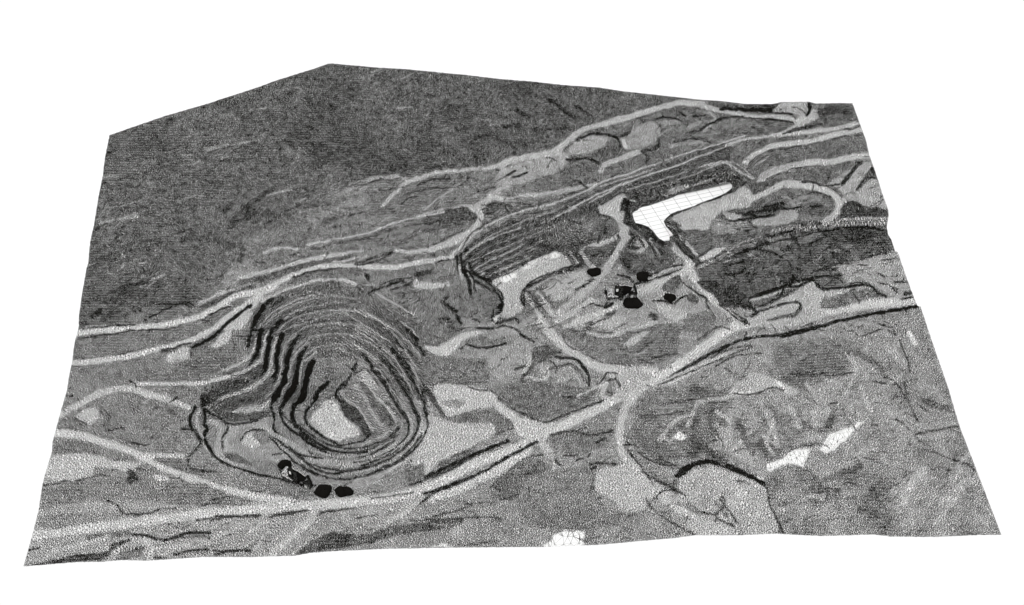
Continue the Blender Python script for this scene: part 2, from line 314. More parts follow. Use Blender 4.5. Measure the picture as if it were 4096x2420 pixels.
    ST('J',.2,4,'1270 1240 1390 1170')
    ST('J',.6,12,'1330 1120 1400 1150 1500 1260')
    PG('J',.47,10,'870 1180 1000 1100 1250 1180 1180 1290 1060 1400 1040 1484 800 1484')
    ST('J',.25,11,'1020 1310 940 1380 880 1470')
    ST('J',.16,4,'270 790 340 800','120 850 240 850')
    # ---- K
    PG('K',.42,30,'20 90 450 60 640 80 400 200 0 240')
    PG('K',.5,20,'820 700 1000 560 1060 650 1300 820 1600 850 1850 700 1960 640 2080 620 2080 720 1900 920 1500 1060 1200 1030 1000 880')
    PG('K',.58,14,'400 800 420 650 600 580 800 560 830 680 1000 800 1200 930 1050 960 800 930 600 900 420 900')
    PG('K',.78,4,'1125 600 1150 530 1230 480 1240 425 1320 415 1350 450 1420 560 1530 650 1555 715 1420 740 1380 770 1310 750 1200 680',POND)
    ST('K',.78,10,'1150 600 1240 470','1320 740 1380 755')
    ST('K',.55,12,'1060 470 1070 600 1180 700 1330 800')
    ST('K',.62,26,'1100 880 1250 930 1500 950 1700 880 1850 780')
    ST('K',.62,9,'1560 800 1700 740 1800 670','1380 830 1550 815')
    PG('K',.33,4,'1350 390 1440 400 1530 500 1640 650 1650 710 1590 725 1540 640 1420 550 1390 480')
    ST('K',.6,9,'1395 340 1440 420 1540 500 1660 670')
    PG('K',.5,8,'1440 290 1540 160 1600 160 1700 290 1860 560 1870 650 1760 680 1680 600')
    PG('K',.63,7,'1500 220 1580 165 1640 220 1700 330 1600 310')
    ST('K',.62,12,'1500 300 1590 400 1650 520 1730 640')
    PG('K',.4,6,'1550 270 1610 300 1700 420 1800 520 1850 620 1790 650 1700 560 1620 420')
    ST('K',.27,5,'1760 440 1840 500 1900 580','1740 520 1800 560 1800 640','1600 155 1680 250 1700 300')
    ST('K',.17,6,'1530 130 1470 200 1430 290 1360 350 1345 400','1640 700 1590 755 1500 775 1380 800','1880 650 1820 730 1700 810 1560 850 1440 855 1300 840','1840 755 1650 870 1500 890 1330 885')
    ST('K',.3,3,'1500 200 1590 150')
    ST('K',.15,9,'1380 800 1250 730 1130 640 1095 570 1110 500 1170 430 1190 370')
    ST('K',.22,12,'1190 370 1290 270')
    ST('K',.12,15,'1120 170 1100 300 1080 400 1000 470 985 560 1015 640','1020 240 1000 320 930 420 890 490','900 200 930 250 850 360 800 450')
    ST('K',.13,9,'1015 640 1100 710 1180 770 1300 840','890 490 900 580 960 660 1060 730 1200 830 1320 885','800 450 830 560 830 650 860 700')
    ST('K',.18,7,'860 700 1000 780 1150 870','1050 700 1200 790')
    ST('K',.15,7,'2050 290 2090 480 2112 590 2070 700 1980 820 1880 925 1740 985 1600 1050 1440 1080 1280 1068 1130 1010 1070 960')
    ST('K',.14,8,'1890 300 1990 460 2040 600 2010 720 1900 830 1760 930 1500 1020 1300 1035 1150 985 1040 880 950 810')
    ST('K',.17,7,'1800 380 1900 520 1965 620 1950 720 1860 830 1700 920 1560 970')
    ST('K',.25,13,'1640 150 1760 300 1850 450 1930 570','1730 60 1860 240 1960 400 2050 580','1870 80 1980 240 2080 430 2110 560','1570 30 1650 140')
    ST('K',.57,6,'1700 160 1800 300 1900 450 1990 620 1970 720 1880 840','1800 80 1920 240 2010 400 2070 590 2040 720','1950 100 2070 300 2140 480 2150 600 2090 740')
    ST('K',.63,14,'2150 560 2110 720 1990 880 1800 1000')
    ST('K',.2,7,'540 760 600 690 700 665 780 690 900 790 1000 850 1100 890 1230 905')
    ST('K',.64,18,'420 830 430 720 560 640 700 625 820 700 950 770 1100 850')
    PG('K',.76,4,'550 765 600 700 650 700 700 760 720 800 650 830')
    PG('K',.46,5,'650 700 720 680 790 740 770 790 720 790')
    ST('K',.64,11,'380 405 550 350 750 240 830 170')
    PG('K',.33,10,'200 400 240 320 300 320 330 240 550 190 700 110 740 180 580 310 390 380 340 430 250 460')
    PG('K',.36,10,'370 430 550 390 750 300 830 220 820 330 700 400 560 470 470 520')
    PG('K',.63,6,'460 515 600 480 750 440 810 390 790 460 720 510 560 530')
    PG('K',.37,10,'300 490 380 430 480 530 760 510 800 500 740 580 560 600 440 600')
    ST('K',.68,12,'0 285 200 270 330 240 550 190 700 100')
    ST('K',.62,10,'400 170 550 110 630 60')
    ST('K',.2,8,'250 500 320 545 400 580 440 620 620 610 720 570')
    ST('K',.25,24,'260 400 230 460')
    ST('K',.2,8,'60 660 140 670','440 640 430 690 390 740 400 810')
    ST('K',.14,11,'170 480 130 560 125 620 180 700 210 760','240 500 250 560 240 620 270 660 240 720 270 790 310 860')
    ST('K',.2,6,'210 780 120 900 110 950','110 960 150 1000 260 1005')
    ST('K',.66,10,'205 500 180 600 230 740')
    ST('K',.64,22,'300 600 380 640 360 780 380 880 520 950','440 900 560 950') 
    PG('K',.38,6,'410 860 520 880 640 950 560 950 430 910')
    ST('K',.17,8,'310 860 400 940 560 1000 700 1040 880 1080 960 1110 1060 1130')
    ST('K',.25,6,'960 1110 1100 1180','820 880 900 870','1420 1130 1500 1090')
    PG('K',.42,6,'1930 960 2080 940 2100 1040 2000 1110 1930 1070')
    PG('K',.42,7,'2210 920 2400 860 2512 800 2512 880 2300 990 2210 980')
    ST('K',.24,8,'1960 1130 2060 1100 2160 1055 2300 1000 2512 890')
    ST('K',.26,9,'1980 1350 2080 1260 2180 1190 2320 1140 2512 1060')
    ST('K',.4,6,'1650 1240 1900 1210 2000 1190','1640 1190 1800 1180')
    ST('K',.34,17,'2040 300 2180 430 2270 570')
    ST('K',.42,16,'2270 570 2512 520')
    PG('K',.71,6,'2170 310 2450 290 2512 320 2512 480 2290 545 2220 440')
    PG('K',.5,6,'2240 440 2400 430 2440 480 2280 500')
    PG('K',.66,10,'2130 620 2500 600 2512 800 2300 850 2100 940 1980 960 2080 760')
    ST('K',.28,8,'180 1430 300 1410 400 1390 700 1388','1210 1370 1300 1350')
    ST('K',.36,7,'800 1400 900 1362 1170 1340','1220 1362 1500 1322','1500 1410 1700 1380')
    PG('K',.48,8,'350 1110 900 1110 1180 1200 1000 1240 560 1200')
    # ---- L
    PG('L',.44,8,'540 0 1855 0 1855 30 1500 40 1000 40 960 45 600 70 540 60')
    ST('L',.72,15,'990 62 1200 66 1450 65 1600 40 1700 10')
    PG('L',.46,8,'1010 85 1480 85 1480 150 1330 160 1200 140 1100 140')
    ST('L',.69,24,'450 290 600 210 750 130 950 100 1100 145 1250 185 1390 240')
    PG('L',.68,5,'570 310 640 250 730 260 715 340 650 360')
    PG('L',.46,12,'800 160 950 135 1150 210 1250 300 1150 480 900 480 700 440 520 420 450 330 530 300 560 340 700 380 800 300')
    ST('L',.4,20,'740 250 810 300 780 360','1250 260 1300 300')
    ST('L',.2,5,'790 412 860 405 930 395','560 330 640 365','960 490 1040 518 1120 515','960 40 1000 60 1010 90','1260 205 1320 160','500 150 540 160','680 690 760 688 870 702','1000 690 1070 705')
    ST('L',.36,4,'1080 500 1230 380','1150 240 1230 245')
    ST('L',.76,30,'415 430 600 450 800 510 950 560 1150 650 1400 760 1650 850 1855 890 2000 915 2150 940',cls=ROAD)
    PG('L',.44,10,'400 490 700 510 860 590 800 600 560 580 380 590')
    PG('L',.7,14,'345 760 360 620 600 580 900 640 1050 650 950 720 870 700 700 690 680 740 480 780')
    ST('L',.7,18,'1080 590 1250 600 1350 600')
    PG('L',.44,10,'1140 630 1330 630 1400 700 1600 730 1450 740 1300 700')
    PG('L',.47,14,'310 820 850 770 1100 720 1200 790 1500 800 1700 880 1855 930 1855 960 1400 970 950 930 600 950 300 980')
    PG('L',.68,6,'1140 740 1230 740 1250 780 1170 785')
    ST('L',.33,26,'960 720 1000 760 960 780')
    ST('L',.3,5,'800 930 870 970 910 1030','940 1035 1100 1025 1200 990 1310 985','560 790 700 750 820 740','330 820 500 790','370 1130 440 1110','1500 970 1640 940','1560 930 1700 900')
    PG('L',.5,16,'280 1050 600 1020 900 1040 700 1080 350 1150')
    ST('L',.44,24,'660 1200 950 1180','1300 1210 1500 1180')
    ST('L',.66,16,'350 1330 500 1280 800 1200','870 1320 900 1260 1000 1230 1200 1240','1150 1290 1400 1260','1600 1200 1800 1120')
    ST('L',.72,26,'1110 1370 1120 1290 1080 1230')
    PG('L',.33,5,'200 1418 380 1380 580 1330 760 1315 850 1270 960 1225 900 1260 830 1300 820 1330 750 1370 500 1390')
    ST('L',.27,10,'980 1185 1080 1190 1220 1225 1380 1175 1560 1165','830 1265 900 1240 960 1228')
    ST('L',.32,12,'1290 1330 1450 1297 1550 1300','1600 1335 1700 1305 1855 1300','1150 1350 1230 1365')
    ST('L',.4,18,'900 1330 1060 1290','870 1370 1050 1330')
    ST('L',.3,6,'210 1300 300 1280','1560 1080 1700 1050 1855 1052')
    ST('L',.26,7,'1390 640 1420 590 1490 510','1390 660 1450 705 1600 715')
    ST('L',.2,8,'1350 395 1440 410 1480 480')
    # ---- M
    PG('M',.42,12,'0 260 480 290 640 290 560 380 480 500 0 500')
    PG('M',.42,8,'0 0 300 0 280 60 130 160 0 160')
    PG('M',.43,8,'330 150 460 100 620 130 740 130 680 160 500 190')
    PG('M',.71,6,'0 180 130 180 300 80 470 50 500 75 350 115 200 255 60 240')
    PG('M',.55,20,'520 300 800 130 900 170 880 330 760 420 640 480')
    PG('M',.42,14,'560 560 800 480 1180 500 1400 520 1400 640 1150 760 950 800 780 740 640 660')
    PG('M',.56,14,'1120 290 1260 310 1380 430 1370 520 1150 500 1080 430')
    PG('M',.43,10,'1170 80 1240 20 1700 60 2120 0 2120 260 1800 340 1500 290 1250 180')
    PG('M',.66,12,'1720 120 1820 70 1900 60 1760 180 1700 160')
    ST('M',.6,12,'1280 30 1430 60 1530 100 1700 60')
    PG('M',.71,6,'80 525 350 512 560 565 620 640 540 700 400 705 180 765')
    PG('M',.54,8,'150 640 340 640 300 700 180 690')
    PG('M',.67,10,'0 800 280 835 560 835 600 930 450 1000 250 1100 100 1180 0 1270')
    PG('M',.42,6,'180 800 320 765 560 715 680 725 750 850 620 930 560 825 300 830')
    ST('M',.33,18,'0 530 80 650 160 770')
    ST('M',.26,5,'370 520 440 550 580 562 640 640','690 740 740 830 790 930','600 920 740 880')
    ST('M',.73,34,'630 690 760 790 850 880',cls=ROAD)
    PG('M',.73,8,'770 790 960 820 1100 850 960 960 790 930',ROAD)
    ST('M',.21,13,'0 1290 150 1220 350 1130 600 1020 700 980')
    ST('M',.23,11,'0 1430 250 1340 500 1240 700 1120 850 1040 950 990')
    ST('M',.28,6,'560 1370 700 1250 850 1130 1000 1105')
    ST('M',.24,7,'800 740 960 810 1040 825 1200 760 1400 680 1520 640')
    ST('M',.71,36,'990 -20 1110 120 1250 230 1400 330 1550 370 1800 390 1950 400',cls=ROAD)
    PG('M',.64,14,'1660 390 1900 400 1850 520 1700 620 1620 600')
    ST('M',.34,5,'1170 70 1200 170 1350 240 1500 310 1750 350','1810 300 1860 300 1930 330')
    ST('M',.16,8,'660 0 760 30 830 90 920 140','350 170 500 190 680 160','430 30 560 25 660 5')
    ST('M',.2,11,'930 200 1050 190 1120 270 1280 290 1350 370 1390 440 1390 510')
    PG('M',.37,8,'910 200 1040 190 1110 260 1020 290 920 330')
    ST('M',.26,8,'940 330 1020 295 1110 330 1110 400','760 380 850 350','1180 615 1280 600')
    ST('M',.66,14,'885 240 880 340 830 410 930 460 1040 440 1050 350','980 350 1010 400')
    ST('M',.66,9,'1290 605 1430 540 1480 500')
    ST('M',.32,8,'1460 510 1510 460 1540 400 1630 410','1560 470 1620 460 1650 520','1540 560 1590 580')
    ST('M',.7,16,'1490 520 1540 490 1500 600 1560 620','1570 430 1600 440')
    ST('M',.4,20,'1330 620 1440 560')
    ST('M',.7,32,'1850 500 1730 650 1670 800 1650 950 1680 1100 1800 1230 1950 1370 2120 1470',cls=ROAD)
    ST('M',.6,15,'1620 930 1500 1020 1280 1160','1000 980 1060 1080 1100 1200')
    ST('M',.68,30,'985 990 1040 1060')
    PG('M',.45,14,'1060 930 1300 900 1600 900 1500 1040 1250 1100 1100 1050')
    ST('M',.25,9,'1400 1180 1500 1165 1610 1180','1340 1375 1470 1350','1450 1000 1530 960','1380 1250 1450 1200')
    ST('M',.3,7,'1060 930 1200 900 1300 905 1400 940 1600 900','1180 1110 1290 1100','1800 690 1990 680','1730 1070 1770 1130','1850 1250 2000 1330','2030 1150 2120 1190','1150 1190 1110 1150','1690 1020 1860 1020','1280 1150 1400 1100')
    ST('M',.27,10,'1980 770 2120 750')
    ST('M',.66,18,'1110 1230 1200 1240 1280 1190','600 1420 800 1400 1100 1230')
    PG('M',.42,16,'600 1340 700 1250 900 1130 1050 1200 1000 1300 1280 1330 1300 1450 700 1484 560 1440')
    PG('M',.66,10,'1460 1270 1600 1200 1750 1200 1900 1400 1900 1484 1600 1484 1480 1400')
    ST('M',.9,8,'1530 1270 1555 1275','1575 1240 1590 1235','1590 1290 1610 1285','1490 1310 1500 1310','1515 1330 1520 1325')
    PG('M',.4,10,'1310 1290 1450 1270 1490 1350 1340 1400')
    # ---- N
    PG('N',.44,30,'230 330 600 300 620 420 500 600 300 650 160 560')
    PG('N',.45,30,'850 100 1200 60 1200 200 1000 300 880 250')
    PG('N',.44,30,'860 400 1000 480 900 600 800 640 700 520 820 450')
    PG('N',.43,24,'840 700 1000 690 1100 840 820 840')
    ST('N',.6,18,'480 350 420 480','780 380 830 500 850 580','920 400 960 480','560 480 620 540 560 600','700 560 740 700','1050 440 1055 445','1130 400 1090 440','560 300 580 300','300 540 340 560')
    ST('N',.13,9,'290 280 400 210 560 130 700 65 850 50 1000 15 1090 0')
    ST('N',.68,12,'300 290 400 250 560 165')
    PG('N',.69,5,'620 325 700 245 760 230 850 260 950 320 900 335 840 295 760 320 690 340',POND)
    ST('N',.86,8,'650 325 700 330 740 315','850 270 890 310')
    ST('N',.27,5,'760 325 830 297 880 315','280 440 420 410','500 380 600 370','900 240 990 230','1000 580 1050 572','260 640 350 690','200 470 300 430','650 500 740 500')
    PG('N',.84,4,'340 545 380 505 425 540 400 555',POND)
    PG('N',.88,4,'795 665 880 640 915 600 1005 595 980 680 900 660 830 700 800 700',POND)
    PG('N',.88,4,'1060 600 1120 530 1200 490 1270 455 1200 530 1130 600',POND)
    PG('O',.88,4,'165 470 200 410 270 380 285 410 230 450 195 480',POND)
    ST('N',.19,14,'365 722 420 682 500 657 580 672 680 712 790 762')
    ST('N',.24,6,'790 762 800 830','800 760 900 750')
    PG('N',.67,8,'380 745 450 695 560 692 700 735 785 790 795 840 450 840')
    ST('N',.68,20,'180 700 300 800 400 840',cls=ROAD)
    ST('N',.35,10,'200 700 260 740 400 800')
    ST('N',.82,8,'745 730 780 735')
    # ---- O
    ST('O',.8,20,'500 30 525 70')
    ST('O',.64,12,'440 80 490 150','290 110 300 150','320 230 360 320','400 370 440 420','270 200 280 215')
    ST('O',.56,16,'370 190 480 200','180 250 150 330','430 90 480 50')
    ST('O',.64,28,'480 640 500 600 545 560')
    ST('O',.63,22,'690 540 660 590','740 590 790 600','600 740 640 690 680 640','740 700 790 740')
    ST('O',.66,14,'30 690 100 640 180 650')
    ST('O',.27,6,'520 410 600 390 700 380','370 210 450 225','80 190 200 180','200 300 230 290','730 530 770 560','400 380 360 370')
    PG('O',.45,50,'340 560 430 600 460 780 350 790')
    PG('O',.46,40,'650 430 720 420 760 520 680 520')
    # ---- P
    ST('P',.72,28,'90 320 180 240 250 180 262 120')
    ST('P',.66,20,'560 190 640 150 700 90')
    ST('P',.66,16,'0 230 60 190','20 300 60 250')
    PG('P',.37,7,'190 325 250 270 330 235 480 240 560 210 720 190 860 170 830 210 600 245 480 280 330 300')
    ST('P',.3,5,'650 185 780 180 950 170 1020 180','80 170 200 150','870 120 960 110','740 170 820 150 900 125','1020 100 1100 75','0 165 40 160')
    PG('P',.9,3,'1195 292 1240 240 1290 215 1360 225 1350 290',POND)
    PG('P',.86,3,'735 290 790 278 825 295',POND)
    ST('P',.62,24,'830 240 850 225')
    ST('P',.3,10,'1350 70 1422 40','1350 110 1422 90')
    ST('P',.32,5,'1180 215 1250 205','1380 260 1422 250','870 285 1000 270')
    # ---- second pass, from larger views
    PG('X',.66,10,'500 650 560 605 640 620 730 655 740 700 765 790 560 795 520 750 560 735 530 700 500 690')
    ST('X',.5,16,'600 700 630 740','660 640 690 650')
    ST('X',.36,8,'610 690 640 730 660 760','740 655 755 720 790 790','400 690 450 740 540 790','560 730 600 740 590 770')
    ST('X',.71,24,'365 600 400 650 450 690 510 725 570 755 660 790',cls=ROAD)
    PG('X',.68,6,'265 660 285 605 385 620 400 680 402 720 340 726 320 700')
    PG('X',.47,20,'80 640 240 600 260 680 320 760 200 780 60 740')
    ST('X',.22,16,'498 628 550 592 610 592 680 620 732 650')
    ST('X',.62,15,'600 450 640 480 625 530','740 440 760 480 740 530 760 570','850 370 880 420 870 470','960 290 990 330 960 400','1000 380 1020 440','1080 270 1110 320','880 440 910 460','1060 500 1100 480 1080 450','780 720 850 690 900 680','1270 600 1300 570','440 530 480 480 520 460','1050 390 1100 360 1130 330','560 420 700 400','640 560 700 500','830 620 880 580')
    ST('X',.62,34,'1120 700 1150 640 1180 610','1230 700 1290 650 1330 620')
    ST('X',.68,14,'430 378 520 335 640 285')
    ST('X',.3,5,'440 375 560 325 640 292 700 268','1160 510 1220 500 1280 490','900 352 980 340','1100 470 1140 500','450 430 560 410','390 470 500 450','380 560 430 590 480 600','650 400 700 400 760 380','1110 250 1130 300 1140 340','1000 240 1060 220','800 560 850 540','1200 560 1310 600')
    ST('X',.42,26,'900 250 1000 290 1060 330','560 540 620 590','660 480 700 560','840 480 900 500 930 440','900 640 1000 600','1000 720 1080 740 1060 780','1180 420 1240 440')
    ST('X',.36,14,'140 330 200 320 240 370','60 360 110 300 170 280')
    # pit walls and benches in the middle distance
    ST('Y',.62,6,'170 530 200 490 260 450 340 420 420 400 500 370 560 340 650 310 760 270 860 240 960 210')
    ST('Y',.54,4,'205 520 250 490 300 465 360 440 430 420','190 560 240 540 300 515 380 480 440 455','215 590 260 570 320 540 400 500','240 600 300 575 370 545','280 597 340 570','560 350 640 325 720 300','700 355 780 330 850 305 900 282 940 292 980 325','630 360 700 340 800 310')
    ST('Y',.25,5,'170 525 200 482 260 442 340 412 420 392 500 362','340 430 430 410 520 370','700 345 780 320 850 296','720 300 800 275 900 240')
    ST('Y',.13,9,'168 540 172 570 200 600 210 640','192 562 208 592 240 612 270 650 286 680 272 705')
    ST('Y',.18,6,'476 572 420 592 370 612 347 640 345 680','740 440 760 420 820 395 880 370 940 340','735 445 780 520 820 560')
    ST('Y',.2,7,'620 390 630 430 660 460 700 480 730 500','700 500 720 530','660 490 680 520')
    ST('Y',.45,14,'1020 500 1080 490','1030 520 1050 525','1130 490 1160 480','1190 530 1220 530','960 520 980 515')
    ST('Y',.5,12,'830 575 900 542 940 512 1000 492',cls=WALL)
    ST('Y',.52,10,'1030 480 1090 468 1180 462','1200 450 1260 440 1350 445',cls=WALL)
    ST('Y',.17,5,'950 530 1040 505 1110 490 1200 470 1300 465','1240 500 1320 490')
    # large pit: rim lines and benches once more
    ST('W',.52,6,'600 205 620 185 660 160 720 138 780 128 850 135','632 230 655 203 700 183 760 170 830 168 900 190','655 258 680 232 720 212 790 203 850 210 930 245','675 285 700 255 760 235 830 235 900 265 950 310','700 300 730 275 790 262 850 270 900 305 940 350','870 170 930 210 980 265 1010 330 1030 400','850 215 920 260 970 320 1000 380 1030 440')
    ST('W',.34,4,'700 174 780 158 850 160','720 204 790 194 860 200','880 200 940 245 985 300','870 240 930 285 975 340')
    ST('W',.18,6,'1040 440 1048 480 1035 525 1000 565 960 595 900 620 830 635 770 632 720 615 690 595 660 570 640 550 610 520','1018 455 1022 490 1005 530 965 565 920 590 860 607 800 612 740 600 700 580 655 545','985 450 995 490 985 525 950 555 900 580 840 592','968 492 940 520 900 540 850 550 800 548 750 530 700 495 660 470 637 440','965 515 920 545 860 563 790 560 740 545 690 505')
    ST('W',.62,6,'1000 470 1000 510 970 545 920 575 860 592 790 597 740 585','1030 480 1018 525 985 560 940 590 880 612 810 622','950 525 900 555 850 572 790 572 740 560')
    ST('W',.66,9,'870 350 900 400 940 440 960 480')
    ST('Q',.52,9,'0 205 60 190 125 183','800 112 860 78 940 52 1000 40','560 110 640 90')
    ST('Q',.26,4,'110 80 170 60 230 40','120 275 230 245 305 222 330 240','340 245 380 262 450 275','0 325 100 300','1010 112 1060 96 1110 86','550 205 610 170 650 155','850 80 900 68 960 45','760 190 810 182','215 490 280 462 340 455','240 165 330 130','60 200 20 215','650 245 690 235 710 200')
    ST('Q',.29,14,'440 215 500 170 520 150','30 440 100 410 160 400')
    ST('Q',.64,11,'548 302 590 286 660 290')
    ST('Q',.61,7,'690 275 800 255 900 235 980 205 1060 185 1150 165','465 382 540 370 650 335 760 310 880 295','330 470 400 440 470 420','960 130 1010 80 1060 50')
    ST('Q',.33,10,'480 395 560 380 670 345 780 322','700 290 810 268 910 248 990 220')
    ST('Q',.55,5,'1090 155 1150 110 1200 70')
    ST('Q',.64,16,'990 292 1050 300 1130 280 1200 248','1060 406 1165 408')
    ST('Q',.22,5,'895 435 960 400 1040 385 1100 365','850 340 920 320 980 300')
    ST('R',.71,16,'1020 20 900 75 720 140',cls=ROAD)
    ST('R',.69,22,'860 0 770 60 680 110',cls=ROAD)
    ST('R',.65,12,'830 160 930 190 1050 150 1200 110','590 0 650 75','1260 60 1340 80')
    PG('R',.64,8,'870 100 1000 80 1040 110 960 150 890 130')
    ST('R',.3,4,'820 150 900 110 960 90','740 150 800 165 860 150')
    ST('S',.62,10,'860 60 875 110','895 195 935 270','1000 50 1060 105','700 280 740 300 720 330','505 240 545 320','520 370 580 410','600 660 680 600 760 600')
    ST('S',.57,20,'940 150 1010 150','960 320 1010 380','340 330 390 380','640 300 660 340')
    PG('S',.46,14,'540 520 690 500 690 600 580 640')
    ST('S',.3,5,'130 460 200 495','130 590 170 575 230 600','20 440 60 490 110 560','340 110 420 70 520 60','640 140 720 130','60 300 110 290','100 80 200 60','980 150 1030 175 1080 260')
    ST('S',.38,9,'370 605 380 630 345 680 410 715','1060 170 1080 250 1110 320')
OUTLINE = P_('T','''438 541 420 630 412 697 394 788 376 900 372 915 361 966 352 1054 346 1075 337 1124 323 1207 315 1273 315 1306 306 1345
 299 1365 288 1450 277 1500 268 1559 237 1667 210 1770 208 1805 183 1888 170 1937 154 2044 129 2141 94 2266 216 2256 302 2249 415 2247
 485 2240 593 2243 679 2237 809 2228 1000 2228 1177 2223 1240 2212 1325 2205 1551 2195 1847 2190 2172 2188 2400 2179 2609 2160 2700 2152 2780 2141 2960 2141 3100 2135
 3293 2144 3496 2138 3560 2146 3743 2148 3914 2140 4005 2139 3898 1859 3839 1707 3791 1546 3723 1350 3682 1226 3669 1223 3641 1152
 3608 1059 3591 1008 3581 1006 3567 963 3552 937 3547 907 3555 861 3552 836 3530 776 3504 695 3475 613 3464 561 3445 509 3427 461
 3410 413 3352 412 3263 414 3237 407 3126 408 3093 416 2985 416 2874 403 2800 399 2612 378 2500 366 2393 350 2241 339 2130 326
 2000 316 1864 300 1616 276 1520 271 1329 254 1310 255 1258 274 1100 323 1041 346 822 417 650 467''')
WATER = P_('F','''768 510 790 490 830 475 850 450 900 430 980 415 1060 385 1160 345 1300 290 1350 260 1440 240 1590 207 1745 175 1900 138 2050 102 2075 130
 2072 165 2030 205 1970 245 1830 305 1700 350 1620 380 1570 410 1500 430 1400 465 1360 470 1260 515 1200 570 1168 610 1200 680 1260 745 1297 790 1245 815
 1250 860 1180 872 1110 840 1060 780 1010 720 970 680 890 650 800 630 780 570''')
# ---------------------------------------------------------------- rasters (half map resolution)
GW, GH = 2048, 1210
gx = (np.arange(GW)+.5)*2; gy = (np.arange(GH)+.5)*2
GX, GY = np.meshgrid(gx, gy)
GX = GX.astype(np.float32); GY = GY.astype(np.float32)
def vnoise(cell, seed, w=GW, h=GH, cy=None):
    r = np.random.default_rng(seed); cy = cy or cell
    nx, ny = int(w*2/cell)+3, int(h*2/cy)+3
    g = r.random((ny, nx), dtype=np.float32)*2-1
    x = (np.arange(w)*2/cell); y = (np.arange(h)*2/cy)
    xi = x.astype(int); yi = y.astype(int)
    fx = (x-xi).astype(np.float32); fy = (y-yi).astype(np.float32)
    fx = fx*fx*(3-2*fx); fy = fy*fy*(3-2*fy)
    a = g[yi][:, xi]*(1-fx)+g[yi][:, xi+1]*fx
    b = g[yi+1][:, xi]*(1-fx)+g[yi+1][:, xi+1]*fx
    return a*(1-fy)[:, None]+b*fy[:, None]
def smooth_line(p, step=10, closed=False):
    p = np.array(p, float)
    if len(p) < 3: return p
    out = []
    n = len(p)
    for i in range(n-1 if not closed else n):
        if closed: a, b, c, d = p[i-1], p[i], p[(i+1) % n], p[(i+2) % n]
        else: a, b, c, d = p[max(i-1, 0)], p[i], p[i+1], p[min(i+2, n-1)]
        k = max(1, int(np.hypot(*(c-b))/step))
        for j in range(k):
            t = j/k
            out.append(.5*((2*b)+(c-a)*t+(2*a-5*b+4*c-d)*t*t+(3*b-a-3*c+d)*t**3))
    if not closed: out.append(p[-1])
    return np.array(out)
def bbox(p, pad):
    x0 = max(0, int((p[:, 0].min()-pad)/2)); x1 = min(GW, int((p[:, 0].max()+pad)/2)+2)
    y0 = max(0, int((p[:, 1].min()-pad)/2)); y1 = min(GH, int((p[:, 1].max()+pad)/2)+2)
    return x0, x1, y0, y1
def seg_dist(p, pad, closed=False):
    """distance to a line, in its bounding box (far = pad)"""
    x0, x1, y0, y1 = bbox(p, pad)
    D = np.full((max(0, y1-y0), max(0, x1-x0)), pad*pad, np.float32)
    q = np.vstack([p, p[:1]]) if closed else p
    for a, b in zip(q[:-1], q[1:]):
        sx0 = max(x0, int((min(a[0], b[0])-pad)/2)); sx1 = min(x1, int((max(a[0], b[0])+pad)/2)+2)
        sy0 = max(y0, int((min(a[1], b[1])-pad)/2)); sy1 = min(y1, int((max(a[1], b[1])+pad)/2)+2)
        if sx1 <= sx0 or sy1 <= sy0: continue
        X = WX[sy0:sy1, sx0:sx1]-a[0]; Y = WY[sy0:sy1, sx0:sx1]-a[1]
        dx, dy = b-a; L = dx*dx+dy*dy+1e-9
        t = np.clip((X*dx+Y*dy)/L, 0, 1)
        d = (X-t*dx)**2+(Y-t*dy)**2
        s = D[sy0-y0:sy1-y0, sx0-x0:sx1-x0]
        np.minimum(s, d, out=s)
    return np.sqrt(D), (x0, x1, y0, y1)
def inside(p, X, Y):
    """even-odd test of points against a polygon"""
    m = np.zeros(X.shape, bool)
    x1, y1 = p[-1]
    for x2, y2 in p:
        if y1 != y2:
            c = ((Y < y1) != (Y < y2)) & (X < (x1-x2)*(Y-y2)/(y1-y2)+x2)
            m ^= c
        x1, y1 = x2, y2
    return m
def sm(t): t = np.clip(t, 0, 1); return t*t*(3-2*t)
REGUL = vnoise(260, 51)+.5*vnoise(90, 52)
# small wander of the traced edges so that no band has a ruled border
WX = GX + 3*vnoise(26, 3)+2.5*vnoise(9, 5); WY = GY + 2.5*vnoise(26, 4)+2*vnoise(9, 6)
TONE = np.full((GH, GW), .5, np.float32); CLS = np.zeros((GH, GW), np.int16)
PONDS = []
trace_all()
jag = vnoise(7, 8)
NT = len(OPS)
def scratches(n, box, ang, dang, ln, seed, val=.2):
    # small scarps and gullies, each a dark crack, some with a pale foot
    r = random.Random(seed); x0, y0, x1, y1 = box
    for _ in range(n):
        x, y = r.uniform(x0, x1), r.uniform(y0, y1)
        a = math.radians(ang+r.gauss(0, dang)); L = r.uniform(.5, 1.6)*ln
        pts = [(x, y)]; bend = r.gauss(0, .25)
        for i in range(4):
            a += bend*.4+r.gauss(0, .22); x += math.cos(a)*L/4; y += math.sin(a)*L/4*.8; pts.append((x, y))
        if r.random() < .06: OPS.append(('f', r.uniform(.46, .58), r.uniform(3, 9), [(q[0]+3, q[1]+6) for q in pts], 0))
        OPS.append(('f', val+r.uniform(.05, .16), r.uniform(2., 3.8), pts, 0))
scratches(330, (330, 300, 2200, 1300), -22, 16, 46, 1, .2)
scratches(70, (330, 500, 1300, 900), -20, 8, 90, 11, .2)
scratches(150, (1500, 650, 2500, 1350), -25, 25, 42, 2)
scratches(170, (2300, 420, 3540, 1120), -18, 22, 50, 3)
scratches(190, (2880, 900, 3640, 1330), 20, 50, 34, 4, .13)
scratches(330, (2450, 1400, 3950, 2140), 8, 42, 44, 5, .25)
scratches(120, (1650, 1300, 2650, 2180), -12, 18, 50, 6, .24)
scratches(150, (120, 1480, 1900, 2240), -5, 16, 42, 7, .26)
